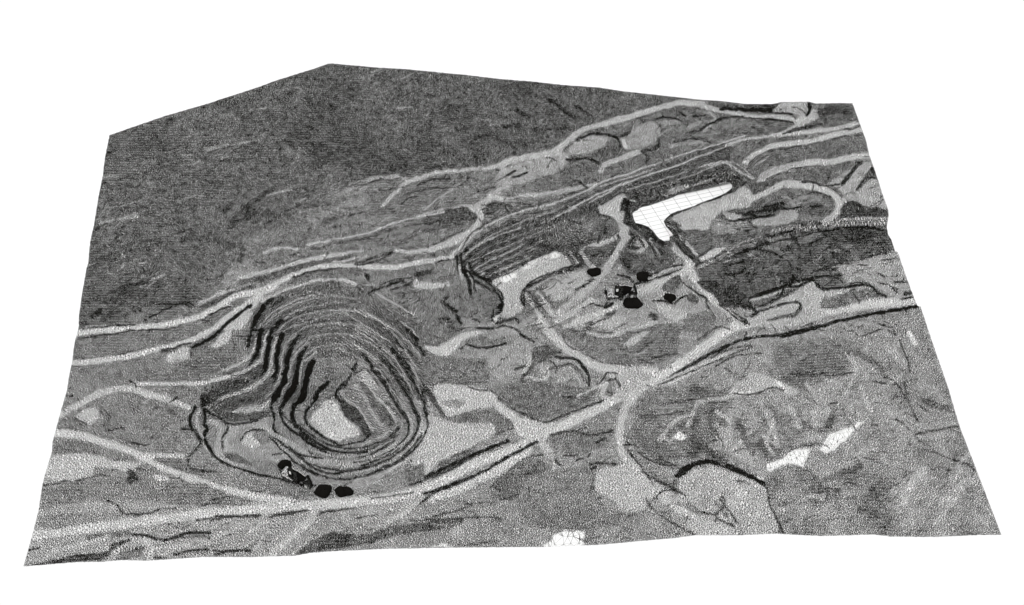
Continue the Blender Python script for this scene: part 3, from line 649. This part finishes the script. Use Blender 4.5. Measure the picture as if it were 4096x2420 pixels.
for k, (kind, val, w, pts, cls) in enumerate(OPS):
    fine = kind == 'f'
    if fine:
        qx, qy = int(pts[2][0]/2), int(pts[2][1]/2)
        if not (0 <= qx < GW and 0 <= qy < GH) or not .2 < TONE[qy, qx] < .61 or CLS[qy, qx] in (PIT, WALL): continue
    elif kind == 's' and w < 10:
        val = val+(val-.43)*.22 if val > .43 else val+(.06 if val < .3 else 0); w = w*1.03+.4
    if kind == 'p':
        p = smooth_line(pts, 12, True) if w > 4 else np.array(pts)
        D, (x0, x1, y0, y1) = seg_dist(p, w+4, True)
        ins = inside(p, WX[y0:y1, x0:x1], WY[y0:y1, x0:x1])
        sd = np.where(ins, D, -D)
        a = sm((sd+w*.5)/w)
    else:
        p = smooth_line(pts, 10)
        D, (x0, x1, y0, y1) = seg_dist(p, w*.9+6)
        soft = max(1.5, w*.35)
        sd = w*.5-D
        if val < .3: sd = sd + jag[y0:y1, x0:x1]*min(1.5, w*.15)
        a = sm((sd+soft*.5)/soft)
        # strokes fade at both ends
    if a.size == 0: continue
    t = TONE[y0:y1, x0:x1]; t += (val-t)*a
    if cls:
        if cls == POND: PONDS.append(pts); cid = 100+len(PONDS)
        else: cid = cls
        c = CLS[y0:y1, x0:x1]; c[a > .5] = cid
    elif val < .26 or (kind == 'p' and val < .5):
        c = CLS[y0:y1, x0:x1]; c[(a > .6) & (c == ROAD)] = 0
# scatter of scrub, spoil and small scarps in the relief
ROUGH = .018*vnoise(60, 21)+.035*vnoise(20, 22, cy=10)+.045*vnoise(9, 23, cy=6)
calm = np.clip((TONE-.68)/.2, 0, 1)
TONE += ROUGH*(1-.75*calm)
dash = vnoise(34, 24, cy=10)+.6*vnoise(14, 25, cy=6)
TONE -= .06*sm((dash-.75)/.5)*(1-calm)*(TONE > .3)
TONE += .07*sm((-dash-.8)/.5)*(1-calm)*(TONE > .3)
lower_right = sm((GX-2500)/300)*sm((GY-1350-(3700-GX)*.05)/150)+.6*sm((GY-1950)/100)
mott = vnoise(90, 31)+.7*vnoise(38, 32)
TONE += .06*mott*np.clip(lower_right, 0, 1)*(1-calm)
TONE = np.where(TONE > .64, .64+(TONE-.64)*np.interp(TONE, [.76, .84], [.75, 1.1]), TONE)
TONE = np.clip(TONE, .04, .95).astype(np.float32)
print('tone', time.time()-T0)
# ---------------------------------------------------------------- relief in metres
H = 2.2*vnoise(420, 41)+1.1*vnoise(160, 42)+.35*vnoise(60, 43)+.12*vnoise(18, 44)
WXs, WYs = WX, WY
WX, WY = GX, GY
def dist_full(p, pad=900):
    D, (x0, x1, y0, y1) = seg_dist(np.array(p, float), pad, True)
    F = np.full((GH, GW), pad, np.float32); F[y0:y1, x0:x1] = D
    return F
def pit(inner, outer, depth, benches, wob):
    inner, outer = np.array(inner, float), np.array(outer, float)
    i_in, i_out = inside(inner, GX, GY), inside(outer, GX, GY)
    a, b = dist_full(inner), dist_full(outer)
    t = np.where(i_in, 0, np.where(i_out, a/(a+b+1e-3), 1))
    s = t*benches; f = s-np.floor(s)
    t2 = (np.floor(s)+sm(f/.8)*.25+f*.75)/benches
    H[:] += -depth*(1-np.clip(t2, 0, 1))
V_ = lambda s: P_('V', s)
pit(V_('762 1010 850 985 885 1040 905 1085 860 1100 800 1070'),
    V_('490 975 600 905 615 850 618 790 640 740 700 705 760 692 830 692 905 718 985 770 1030 850 1062 960 1055 1040 1010 1115 940 1160 850 1178 760 1190 660 1180 560 1140 500 1085 470 1020'), 38, 8, 0)
pit(P_('E', '720 1010 1430 690 1590 830 1090 1070 1030 1200 1060 1300 940 1390 820 1380 840 1160'),
    P_('E', '390 740 600 520 900 370 1300 300 1600 330 1760 560 1780 830 1500 990 1250 1110 1260 1330 1000 1480 700 1480 560 1200 420 960'), 17, 5, 0)
pit(WATER, P_('F', '600 380 850 180 1200 90 1600 0 2000 -60 2300 0 2290 150 2000 330 1600 460 1380 560 1420 740 1600 1000 1500 1100 1200 980 1000 900 800 760 620 640'), 9, 3, 0)
# the cliff line on the right: high ground to its north
cu = np.array([2700, 2797, 2900, 3040, 3100, 3300, 3360, 3560]); cv = np.array([1120, 1075, 1040, 965, 948, 912, 908, 905])
d = np.interp(GX, cu, cv)-GY
H += 5.2*np.clip(d/34, 0, 1)*(1-sm((d-34)/300))*sm((GX-2760)/120)
# hillside of the north-west climbs away from the road
H += 14*sm((1250-GY-(GX-300)*.12)/900)*sm((2300-GX)/900)
WX, WY = WXs, WYs
dv = np.diff(unproject(GX, GY, H)[1], axis=0)
print('relief', time.time()-T0, 'folds', int((dv > -.05).sum()))
def look(F, u, v):
    x = np.clip(u/2-.5, 0, GW-1.001); y = np.clip(v/2-.5, 0, GH-1.001)
    xi = x.astype(int); yi = y.astype(int); fx = x-xi; fy = y-yi
    return (F[yi, xi]*(1-fx)+F[yi, xi+1]*fx)*(1-fy)+(F[yi+1, xi]*(1-fx)+F[yi+1, xi+1]*fx)*fy
def height_at(u, v): return float(look(H, np.array([u]), np.array([v]))[0])
def ground(u, v, dz=0):
    h = height_at(u, v); x, y, z = unproject(u, v, h); return Vector((x, y, z+dz))
# ---------------------------------------------------------------- survey points: the regular raster of the survey, thinned where the ground is flat
SX, SY = .58, .77
xs = np.arange(-380, 380, SX); ys = np.arange(-260, 400, SY)
XX, YY = np.meshgrid(xs, ys)
II, JJ = np.meshgrid(np.arange(len(xs)), np.arange(len(ys)))
u, v = project(XX, YY, 0*XX)
for _ in range(5):
    hh = look(H, u, v); u, v = project(XX, YY, hh)
OUT = np.array(OUTLINE)
ok = (u > 60) & (u < 4040) & (v > 230) & (v < 2290)
u, v, II, JJ = u[ok], v[ok], II[ok], JJ[ok]
ok = inside(OUT, u, v) & ~inside(np.array(WATER), u, v)
u, v, II, JJ = u[ok], v[ok], II[ok], JJ[ok]
tn = look(TONE, u, v)
L = np.interp(tn, [.1, .36, .44, .5, .6, .7, .78, .84, .9, .94], [4.4, 4.4, 4.6, 5.0, 5.8, 6.8, 8.0, 10, 16, 24])
keep_p = (3.9/(L*.9))**2
order = (II*.7548776662+JJ*.5698402910+.55*rng.random(len(u))) % 1
keep = order < keep_p
u, v, L, tn, JJ = u[keep], v[keep], L[keep], tn[keep], JJ[keep]
reg = sm((look(REGUL, u, v)+.1)/.5)
amp = np.where(L < 4.9, .55-.2*reg, .5)*np.minimum(L, 9)*.9
u = u+amp*(rng.random(len(u))-.5)*1.5; v = v+amp*(rng.random(len(v))-.5)*1.2
ok = inside(OUT, u, v) & ~inside(np.array(WATER), u, v)
u, v = u[ok], v[ok]
def dense(poly, step, jit):
    q = []
    n = len(poly)
    for i in range(n):
        a, b = np.array(poly[i]), np.array(poly[(i+1) % n]); k = max(1, int(np.hypot(*(b-a))/step))
        for j in range(k): q.append(a+(b-a)*j/k+(rng.random(2)-.5)*jit)
    return np.array(q)
rim, shore = dense(OUTLINE, 5, 1.6), dense(WATER, 5, 1.2)
banks = np.vstack([dense(p, 6, 1.) for p in PONDS]); banks = banks[inside(OUT, banks[:, 0], banks[:, 1])]
u = np.concatenate([u, rim[:, 0], shore[:, 0], banks[:, 0]]); v = np.concatenate([v, rim[:, 1], shore[:, 1], banks[:, 1]])
print('points', len(u), time.time()-T0)
res = delaunay_2d_cdt(list(zip(u.tolist(), v.tolist())), [], [], 0, 1e-4, False)
pu = np.array([(p[0], p[1]) for p in res[0]]); tri = np.array(res[2], dtype=np.int64)
u, v = pu[:, 0], pu[:, 1]
cen_u, cen_v = u[tri].mean(1), v[tri].mean(1)
ok = inside(np.array(rim), cen_u, cen_v) & ~inside(shore, cen_u, cen_v)
tri, cen_u, cen_v = tri[ok], cen_u[ok], cen_v[ok]
h = look(H, u, v)
X, Y, Z = unproject(u, v, h)
V3 = np.stack([X, Y, Z], 1)
A, B, Cc = V3[tri[:, 0]], V3[tri[:, 1]], V3[tri[:, 2]]
ar = np.linalg.norm(np.cross(B-A, Cc-A), axis=1)/2
per = np.linalg.norm(B-A, axis=1)+np.linalg.norm(Cc-B, axis=1)+np.linalg.norm(A-Cc, axis=1)
inr = 2*ar/np.maximum(per, 1e-6)
acc = np.zeros(len(u)); cnt = np.zeros(len(u))
for k in range(3):
    np.add.at(acc, tri[:, k], inr); np.add.at(cnt, tri[:, k], 1)
rv = acc/np.maximum(cnt, 1)
tv = np.clip(look(TONE, u, v), .05, .95)
tv = np.clip(tv+np.interp(tv, [.1, .3, .6, .95], [.02, .04, .04, .01])*rng.standard_normal(len(tv)), .02, .96)
rows = sm((look(REGUL, u, v)+.35)/.5)*np.interp(tv, [.25, .35, .52, .6], [0, 1, 1, 0])
tv = tv+.045*rows*(look((CLS != PIT).astype(np.float32), u, v))*np.where(np.floor((Y+260)/SY+.5) % 3 < 1, 1.6, -.8)
tv = np.clip(tv, .03, .96)
lin = ((tv+.055)/1.055)**2.4
KW, WP = 2.0, 1.0
width = (KW*rv*(1-np.sqrt(lin))*np.interp(tv, [.05, .35, .5], [1.55, 1.12, 1.0])).astype(np.float32)
print('triangles', len(tri), 'mean width', width.mean(), time.time()-T0)
# ---------------------------------------------------------------- materials
def new_mat(name):
    m = bpy.data.materials.new(name); m.use_nodes = True
    nt = m.node_tree; nt.nodes.clear()
    out = nt.nodes.new('ShaderNodeOutputMaterial'); b = nt.nodes.new('ShaderNodeBsdfPrincipled')
    b.inputs['Roughness'].default_value = .95; b.inputs['Specular IOR Level'].default_value = .05
    nt.links.new(b.outputs[0], out.inputs[0])
    return m, nt, b
WHITE, BLACK = (.86, .86, .855, 1), (.0065, .006, .005, 1)
def mesh_mat(name, size=None, face=WHITE, line=BLACK):
    """paper-white faces with dark lines along the edges of the triangles"""
    m, nt, b = new_mat(name)
    w = nt.nodes.new('ShaderNodeWireframe'); w.use_pixel_size = False
    if size is None:
        a = nt.nodes.new('ShaderNodeAttribute'); a.attribute_name = 'line_width'; nt.links.new(a.outputs['Fac'], w.inputs['Size'])
    else: w.inputs['Size'].default_value = size
    mx = nt.nodes.new('ShaderNodeMix'); mx.data_type = 'RGBA'
    mx.inputs['A'].default_value = face; mx.inputs['B'].default_value = line
    nt.links.new(w.outputs[0], mx.inputs['Factor']); nt.links.new(mx.outputs['Result'], b.inputs['Base Color'])
    return m
M_SURVEY = mesh_mat('survey_mesh')
def plain(name, c):
    m, nt, b = new_mat(name); b.inputs['Base Color'].default_value = c; return m
# ---------------------------------------------------------------- terrain objects
cl = CLS[np.clip((cen_v/2).astype(int), 0, GH-1), np.clip((cen_u/2).astype(int), 0, GW-1)].copy()
def link(o, parent=None):
    COL.objects.link(o)
    if parent: o.parent = parent
    return o
def sheet(name, sel, label=None):
    t = tri[sel]
    used, inv = np.unique(t, return_inverse=True); inv = inv.reshape(-1)
    me = bpy.data.meshes.new(name)
    me.vertices.add(len(used)); me.vertices.foreach_set('co', V3[used].astype(np.float32).ravel())
    me.loops.add(len(inv)); me.loops.foreach_set('vertex_index', inv.astype(np.int32))
    me.polygons.add(len(t)); me.polygons.foreach_set('loop_start', (np.arange(len(t))*3).astype(np.int32))
    at = me.attributes.new('line_width', 'FLOAT', 'POINT'); at.data.foreach_set('value', width[used])
    me.materials.append(M_SURVEY); me.update(calc_edges=True); me.validate()
    o = link(bpy.data.objects.new(name, me)); o['kind'] = 'structure'
    if label: o['label'] = label
    return o
# make the triangles face up
nz = np.cross(B-A, Cc-A)[:, 2] < 0
tri[nz] = tri[nz][:, ::-1]
sheet('ground', np.isin(cl, [0]))
sheet('hillside_terrain', cl == HILL)
sheet('road', cl == ROAD)
sheet('cliff', cl == WALL)
sheet('pit_terrain', cl == PIT)
for k in range(len(PONDS)):
    if (cl == 101+k).sum() > 3: sheet('pond_water', cl == 101+k)
# ---------------------------------------------------------------- water of the flooded pit: a level sheet ruled with a grid
hw = float(np.median(look(H, shore[:, 0], shore[:, 1])))-.6
def upt(px, py): return np.array(unproject(*P_('F', f'{px} {py}')[0], hw))
wm, nt, b = new_mat('water_sheet')
tc = nt.nodes.new('ShaderNodeTexCoord')
def family(p0, p1, q0, nsteps):
    """ruled lines parallel to p0-p1; q0 is a point nsteps lines away"""
    p0, p1, q0 = upt(*p0), upt(*p1), upt(*q0)
    d = p1-p0; n = np.array([-d[1], d[0]]); n /= np.hypot(*n)
    sp = abs(np.dot((q0-p0)[:2], n))/nsteps
    dot = nt.nodes.new('ShaderNodeVectorMath'); dot.operation = 'DOT_PRODUCT'
    nt.links.new(tc.outputs['Object'], dot.inputs[0]); dot.inputs[1].default_value = (n[0], n[1], 0)
    def mth(op, a, bb=None):
        m = nt.nodes.new('ShaderNodeMath'); m.operation = op
        for i, x in enumerate((a, bb)):
            if x is None: continue
            if isinstance(x, (int, float)): m.inputs[i].default_value = x
            else: nt.links.new(x, m.inputs[i])
        return m.outputs[0]
    s = mth('DIVIDE', mth('SUBTRACT', dot.outputs['Value'], float(np.dot(p0[:2], n))), float(sp))
    f = mth('ABSOLUTE', mth('SUBTRACT', mth('FRACT', mth('ADD', s, .5)), .5))
    return mth('LESS_THAN', f, float(.11/sp)), mth
f1, mth = family((780, 552), (1440, 410), (1030, 725), 4)
f2, mth = family((1005, 405), (1255, 800), (1745, 175), 5)
fm = mth('MAXIMUM', f1, f2)
mx = nt.nodes.new('ShaderNodeMix'); mx.data_type = 'RGBA'; mx.inputs['A'].default_value = (.92, .92, .92, 1); mx.inputs['B'].default_value = (.2, .2, .2, 1)
nt.links.new(fm, mx.inputs['Factor']); nt.links.new(mx.outputs['Result'], b.inputs['Base Color'])
wp = np.array(WATER); cc = wp.mean(0)
sh = dense(WATER, 12, 0)
bm = bmesh.new(); vs = []
nrm = []
for i in range(len(sh)):
    t = sh[(i+1) % len(sh)]-sh[i-1]; nrm.append(np.array([t[1], -t[0]])/max(np.hypot(*t), 1e-6))
area = sum(sh[i-1][0]*sh[i][1]-sh[i][0]*sh[i-1][1] for i in range(len(sh)))
sg = 1 if area > 0 else -1
for p, n in zip(sh, nrm):
    q = p+n*sg*3.0; vs.append(bm.verts.new(unproject(q[0], q[1], hw)))
bm.faces.new(vs); bmesh.ops.triangulate(bm, faces=bm.faces[:])
bmesh.ops.recalc_face_normals(bm, faces=bm.faces[:])
me = bpy.data.meshes.new('water'); bm.to_mesh(me); bm.free(); me.materials.append(wm)
wo = link(bpy.data.objects.new('water', me)); wo['kind'] = 'structure'
# ---------------------------------------------------------------- things
def tag(o, label, cat, group=None):
    o['label'] = label; o['category'] = cat
    if group: o['group'] = group
    return o
M_PANEL = mesh_mat('panel_mesh', .17)
M_DENSE = mesh_mat('dense_mesh', .5)
M_DARK = mesh_mat('dark_mesh', .3, face=(.03, .03, .028, 1))
M_HEAP = mesh_mat('heap_mesh', .16, face=(.012, .011, .01, 1))
def mb(): return bmesh.new()
def fin(name, bm, mat, parent=None, cuts=0, jit=0.0):
    if cuts: bmesh.ops.subdivide_edges(bm, edges=bm.edges[:], cuts=cuts, use_grid_fill=True)
    if jit:
        r = random.Random(len(name)*7+len(bm.verts))
        for vv in bm.verts: vv.co += Vector((r.uniform(-jit, jit), r.uniform(-jit, jit), r.uniform(-jit, jit)))
    bmesh.ops.triangulate(bm, faces=bm.faces[:], quad_method='SHORT_EDGE')
    bmesh.ops.recalc_face_normals(bm, faces=bm.faces[:])
    me = bpy.data.meshes.new(name); bm.to_mesh(me); bm.free(); me.materials.append(mat)
    return link(bpy.data.objects.new(name, me), parent)
def prism(bm, poly, y0, y1):
    """outline in x,z extruded along y"""
    a = [bm.verts.new((x, y0, z)) for x, z in poly]; c = [bm.verts.new((x, y1, z)) for x, z in poly]
    bm.faces.new(a); bm.faces.new(c[::-1])
    n = len(poly)
    for i in range(n): bm.faces.new((a[i], a[(i+1) % n], c[(i+1) % n], c[i]))
def boxm(bm, x0, x1, y0, y1, z0, z1): prism(bm, [(x0, z0), (x1, z0), (x1, z1), (x0, z1)], y0, y1)
def bar(bm, p, q, r, n=8):
    p, q = Vector(p), Vector(q); d = (q-p).normalized(); s = d.orthogonal().normalized(); t = d.cross(s)
    A_, B_ = [], []
    for i in range(n):
        a = 2*math.pi*i/n; o = (s*math.cos(a)+t*math.sin(a))*r
        A_.append(bm.verts.new(p+o)); B_.append(bm.verts.new(q+o))
    bm.faces.new(A_); bm.faces.new(B_[::-1])
    for i in range(n): bm.faces.new((A_[i], A_[(i+1) % n], B_[(i+1) % n], B_[i]))
def build_excavator():
    root = link(bpy.data.objects.new('excavator', None)); root.empty_display_size = 3
    b_ = mb(); boxm(b_, -4.9, 5.6, -1.9, 1.9, 1.9, 2.5); boxm(b_, -4.9, 5.6, -2.15, -1.9, 2.0, 2.6); boxm(b_, -1.6, 2.4, -1.2, 1.2, 1.2, 1.9)
    fin('chassis', b_, M_DARK, root)
    for x in (-3.4, 4.2):
        for y in (-1.7, 1.7):
            w = mb(); bar(w, (x, y-.6, 1.35), (x, y+.6, 1.35), 1.38, 22)
            wo_ = fin('wheel', w, M_DARK, root)
            r_ = mb()
            for k in range(18):
                a, c = 2*math.pi*k/18, 2*math.pi*(k+1)/18
                yy = y-.66 if y < 0 else y+.62
                q = [(x+math.cos(t)*rr, yy, 1.35+math.sin(t)*rr) for t, rr in ((a, .92), (c, .92), (c, 1.12), (a, 1.12))]
                lo = [r_.verts.new(p) for p in q]; hi = [r_.verts.new((p[0], p[1]+.04, p[2])) for p in q]
                r_.faces.new(lo); r_.faces.new(hi[::-1])
                for i in range(4): r_.faces.new((lo[i], lo[(i+1) % 4], hi[(i+1) % 4], hi[i]))
            fin('rim', r_, M_RIM, wo_)
            f_ = mb(); prism(f_, [(x-1.7, 1.5), (x-1.5, 2.2), (x-.8, 2.75), (x+.8, 2.75), (x+1.5, 2.2), (x+1.7, 1.5), (x+1.5, 1.5), (x+.7, 2.55), (x-.7, 2.55), (x-1.5, 1.5)], y-.7, y+.7)
            fin('fender', f_, M_DARK, root)
    b_ = mb(); prism(b_, [(-4.6, 2.6), (2.9, 2.6), (2.9, 4.3), (-.6, 4.9), (-4.6, 4.9)], -2.2, 2.2)
    fin('deck', b_, M_DENSE2, root, cuts=2, jit=.12)
    b_ = mb(); prism(b_, [(-4.4, 4.92), (-.4, 4.92), (.1, 5.6), (-1.3, 6.9), (-3.3, 7.2), (-4.3, 6.5)], -1.5, 1.7)
    fin('hood', b_, M_HOOD, root, cuts=1)
    b_ = mb()
    for k in range(9): bar(b_, (-4.65, -1.7+k*.42, 3.0+.2*k), (-6.8+.35*(k % 3), -1.6+k*.42, 6.6-.8*(k % 2)), .17, 5)
    for k in range(4): bar(b_, (-5.3-.2*k, -1.7, 4.7+.45*k), (-5.3-.2*k, 1.7, 4.7+.45*k), .12, 5)
    fin('rear_grille', b_, M_DARK, root)
    b_ = mb(); boxm(b_, .05, 3.2, -2.1, .2, 4.3, 5.2); boxm(b_, .05, 3.2, -2.1, .2, 10.4, 10.9)
    for x in (.05, 2.5): 
        for y in (-2.1, -.4): boxm(b_, x, x+.7, y, y+.55, 5.2, 10.4)
    boxm(b_, .3, 3.0, -1.9, 0, 6.6, 7.2)
    cab = fin('cab', b_, M_DARK, root)
    b_ = mb(); boxm(b_, .9, 2.4, -1.95, -.1, 7.6, 10.2); fin('window', b_, M_PANEL, cab)
    b_ = mb(); boxm(b_, .5, 2.4, -1.8, -.2, 5.3, 6.5); fin('door_panel', b_, M_DENSE, cab, cuts=1)
    b_ = mb(); boxm(b_, 3.4, 5.3, -1.6, .8, 2.6, 11.2); fin('mast', b_, M_MAST, root, cuts=5, jit=.07)
    b_ = mb()
    for k in range(5): bar(b_, (.1+k*.15, -2.1+.9*k, 10.9), (.05+.8*k, -1.9+.85*k, 12.1), .14, 5)
    bar(b_, (.1, -2.1, 11.5), (3.2, .1, 12.0), .12, 5); fin('roof_rack', b_, M_DARK, root)
    b_ = mb(); prism(b_, [(2.0, 11.6), (2.2, 13.0), (7.0, 13.2), (11.9, 11.7), (12.2, 10.6), (10.8, 10.7), (6.6, 11.9), (3.5, 11.3)], -.75, .75)
    fin('boom', b_, M_BOOM, root, cuts=1)
    b_ = mb(); prism(b_, [(5.4, 10.9), (11.2, 10.6), (10.2, 6.6), (9.0, 5.4), (7.4, 5.6), (5.9, 3.2), (5.4, 4.2)], -1.1, .9)
    fin('boom_cylinder', b_, M_VOID, root)  # solid black plate filling the dark area between boom and stick
    b_ = mb(); prism(b_, [(11.4, 11.4), (12.6, 11.9), (14.2, 8.2), (14.9, 4.2), (14.3, 3.4), (13.2, 5.0), (12.6, 8.0)], -.55, .55)
    fin('stick', b_, M_DARK, root, cuts=2, jit=.08)
    b_ = mb(); prism(b_, [(8.9, 1.0), (9.2, 4.2), (10.4, 5.3), (12.2, 4.9), (14.4, 3.8), (13.6, 1.6), (12.0, .4), (10.0, .2)], -1.6, 1.4)
    bk = fin('bucket', b_, M_MAST, root, cuts=4, jit=.12)
    b_ = mb()
    for k in range(5): bar(b_, (9.0, -1.5+.7*k, 1.0), (8.1, -1.5+.7*k, .1), .16, 5)
    fin('tooth_row', b_, M_DARK, bk)
    b_ = mb(); boxm(b_, 9.6, 10.3, -1.9, -1.2, -.1, 6.2); bar(b_, (9.9, -1.6, 6.0), (12.8, -.2, 8.6), .22, 6); fin('bucket_link', b_, M_DARK, root)
    b_ = mb(); bar(b_, (5.8, -1.9, 0), (5.8, -1.9, 4.8), .16, 6); bar(b_, (7.2, -1.9, 0), (7.0, -1.9, 5.0), .16, 6); bar(b_, (5.8, -1.9, 3), (8.9, -1.9, 3.3), .13, 6); fin('ladder_rail', b_, M_DARK, root)
    return root
M_DENSE2 = mesh_mat('deck_mesh', .30)
M_HOOD = mesh_mat('hood_mesh', .24, face=(.9, .9, .9, 1)); M_BOOM = mesh_mat('boom_mesh', .34, face=(.8, .8, .79, 1))
M_MAST = mesh_mat('mast_mesh', .26, face=(.55, .55, .54, 1)); M_VOID = plain('boom_plate_black', (.0065, .006, .0055, 1))
M_RIM = plain('rim_grey', (.35, .35, .34, 1))
def copy_tree(o, parent=None):
    c = o.copy(); COL.objects.link(c)
    if parent: c.parent = parent
    for ch in list(o.children): copy_tree(ch, c)
    return c
ex = build_excavator()
ex2 = copy_tree(ex)
ex.location = ground(2456, 1192); ex.rotation_euler = (0, 0, math.radians(-1)); ex.scale = (1,)*3
tag(ex, 'wheeled excavator with white hood and tall cab standing between the four black heaps', 'excavator', 'excavators on the mine site')
ex2.location = ground(1166, 1918); ex2.rotation_euler = (0, 0, math.radians(-33)); ex2.scale = (1.08,)*3
tag(ex2, 'wheeled excavator tilted downhill beside the rim of the large terraced pit', 'excavator', 'excavators on the mine site')
HEAPS = [(2378, 1090, 27, 25, 'black heap on a track corner, up and left of the upright excavator', 1),
         (2570, 1107, 26, 28, 'black heap with a steep left side at the end of a narrow bank', 2),
         (2530, 1214, 37, 34, 'broadest black heap, lens shaped, in front of the excavator bucket on the track', 3),
         (2678, 1193, 24, 26, 'small black bean shaped heap lying farthest right, on the pale apron', 4),
         (1139, 1868, 30, 34, 'black heap partly hidden behind the white hood of the excavator at the pit rim', 5),
         (1294, 1965, 36, 31, 'taller of the two neighbouring black heaps below the terraced pit', 6),
         (1375, 1968, 37, 27, 'flatter, right-hand one of two neighbouring black heaps by the haul road', 7)]
def heap(uu, vv, rw, rh, label, seed):
    c = ground(uu, vv); depth = (c.y+DIST*C45-(c.z-DIST*C45))*C45; m = depth/FPX
    r = random.Random(seed); bm = bmesh.new(); bmesh.ops.create_icosphere(bm, subdivisions=5, radius=1)
    R = rw*m; dp = rh*m
    ph = [r.uniform(0, 6.28) for _ in range(8)]
    for q in bm.verts:
        x, y, z = q.co; a = math.atan2(y, x)
        k = 1+.06*math.sin(2*a+ph[0])+.055*math.sin(3*a+ph[1])+.05*math.sin(4*a+ph[4])+.03*math.sin(5*a+ph[2])+.022*math.sin(9*a+ph[3]+z*3)
        k += r.uniform(-.04, .04)
        if seed == 4: k *= 1-.38*math.exp(-((math.atan2(math.sin(a-3.9), math.cos(a-3.9)))/.5)**2)
        q.co = Vector((x*R*k, y*dp*1.0*k, max(z, -.3)*dp*.62*(k+r.uniform(-.04, .04))))
    me = bpy.data.meshes.new('heap'); bm.to_mesh(me); bm.free(); me.materials.append(M_HEAP)
    o = link(bpy.data.objects.new('rubble_heap', me)); o.location = c
    tag(o, label, 'heap', 'black heaps of finely meshed rubble')
for a in HEAPS: heap(*a)
# ---------------------------------------------------------------- light: bright even white sky, weak soft sun
w = bpy.data.worlds.new('World'); sc.world = w; w.use_nodes = True
bg = w.node_tree.nodes['Background']; bg.inputs[0].default_value = (1, 1, 1, 1); bg.inputs[1].default_value = 1.0
sd_ = bpy.data.lights.new('sun', 'SUN'); sd_.energy = .7; sd_.angle = math.radians(15); sd_.color = (1, .99, .97)
so = link(bpy.data.objects.new('sun', sd_)); so.rotation_euler = (math.radians(25), math.radians(-25), 0)
sc.view_settings.view_transform = 'Standard'; sc.view_settings.look = 'None'; sc.view_settings.gamma = 1; sc.view_settings.exposure = .05
sc.cycles.max_bounces = 4; sc.cycles.diffuse_bounces = 2
print('script', time.time()-T0)
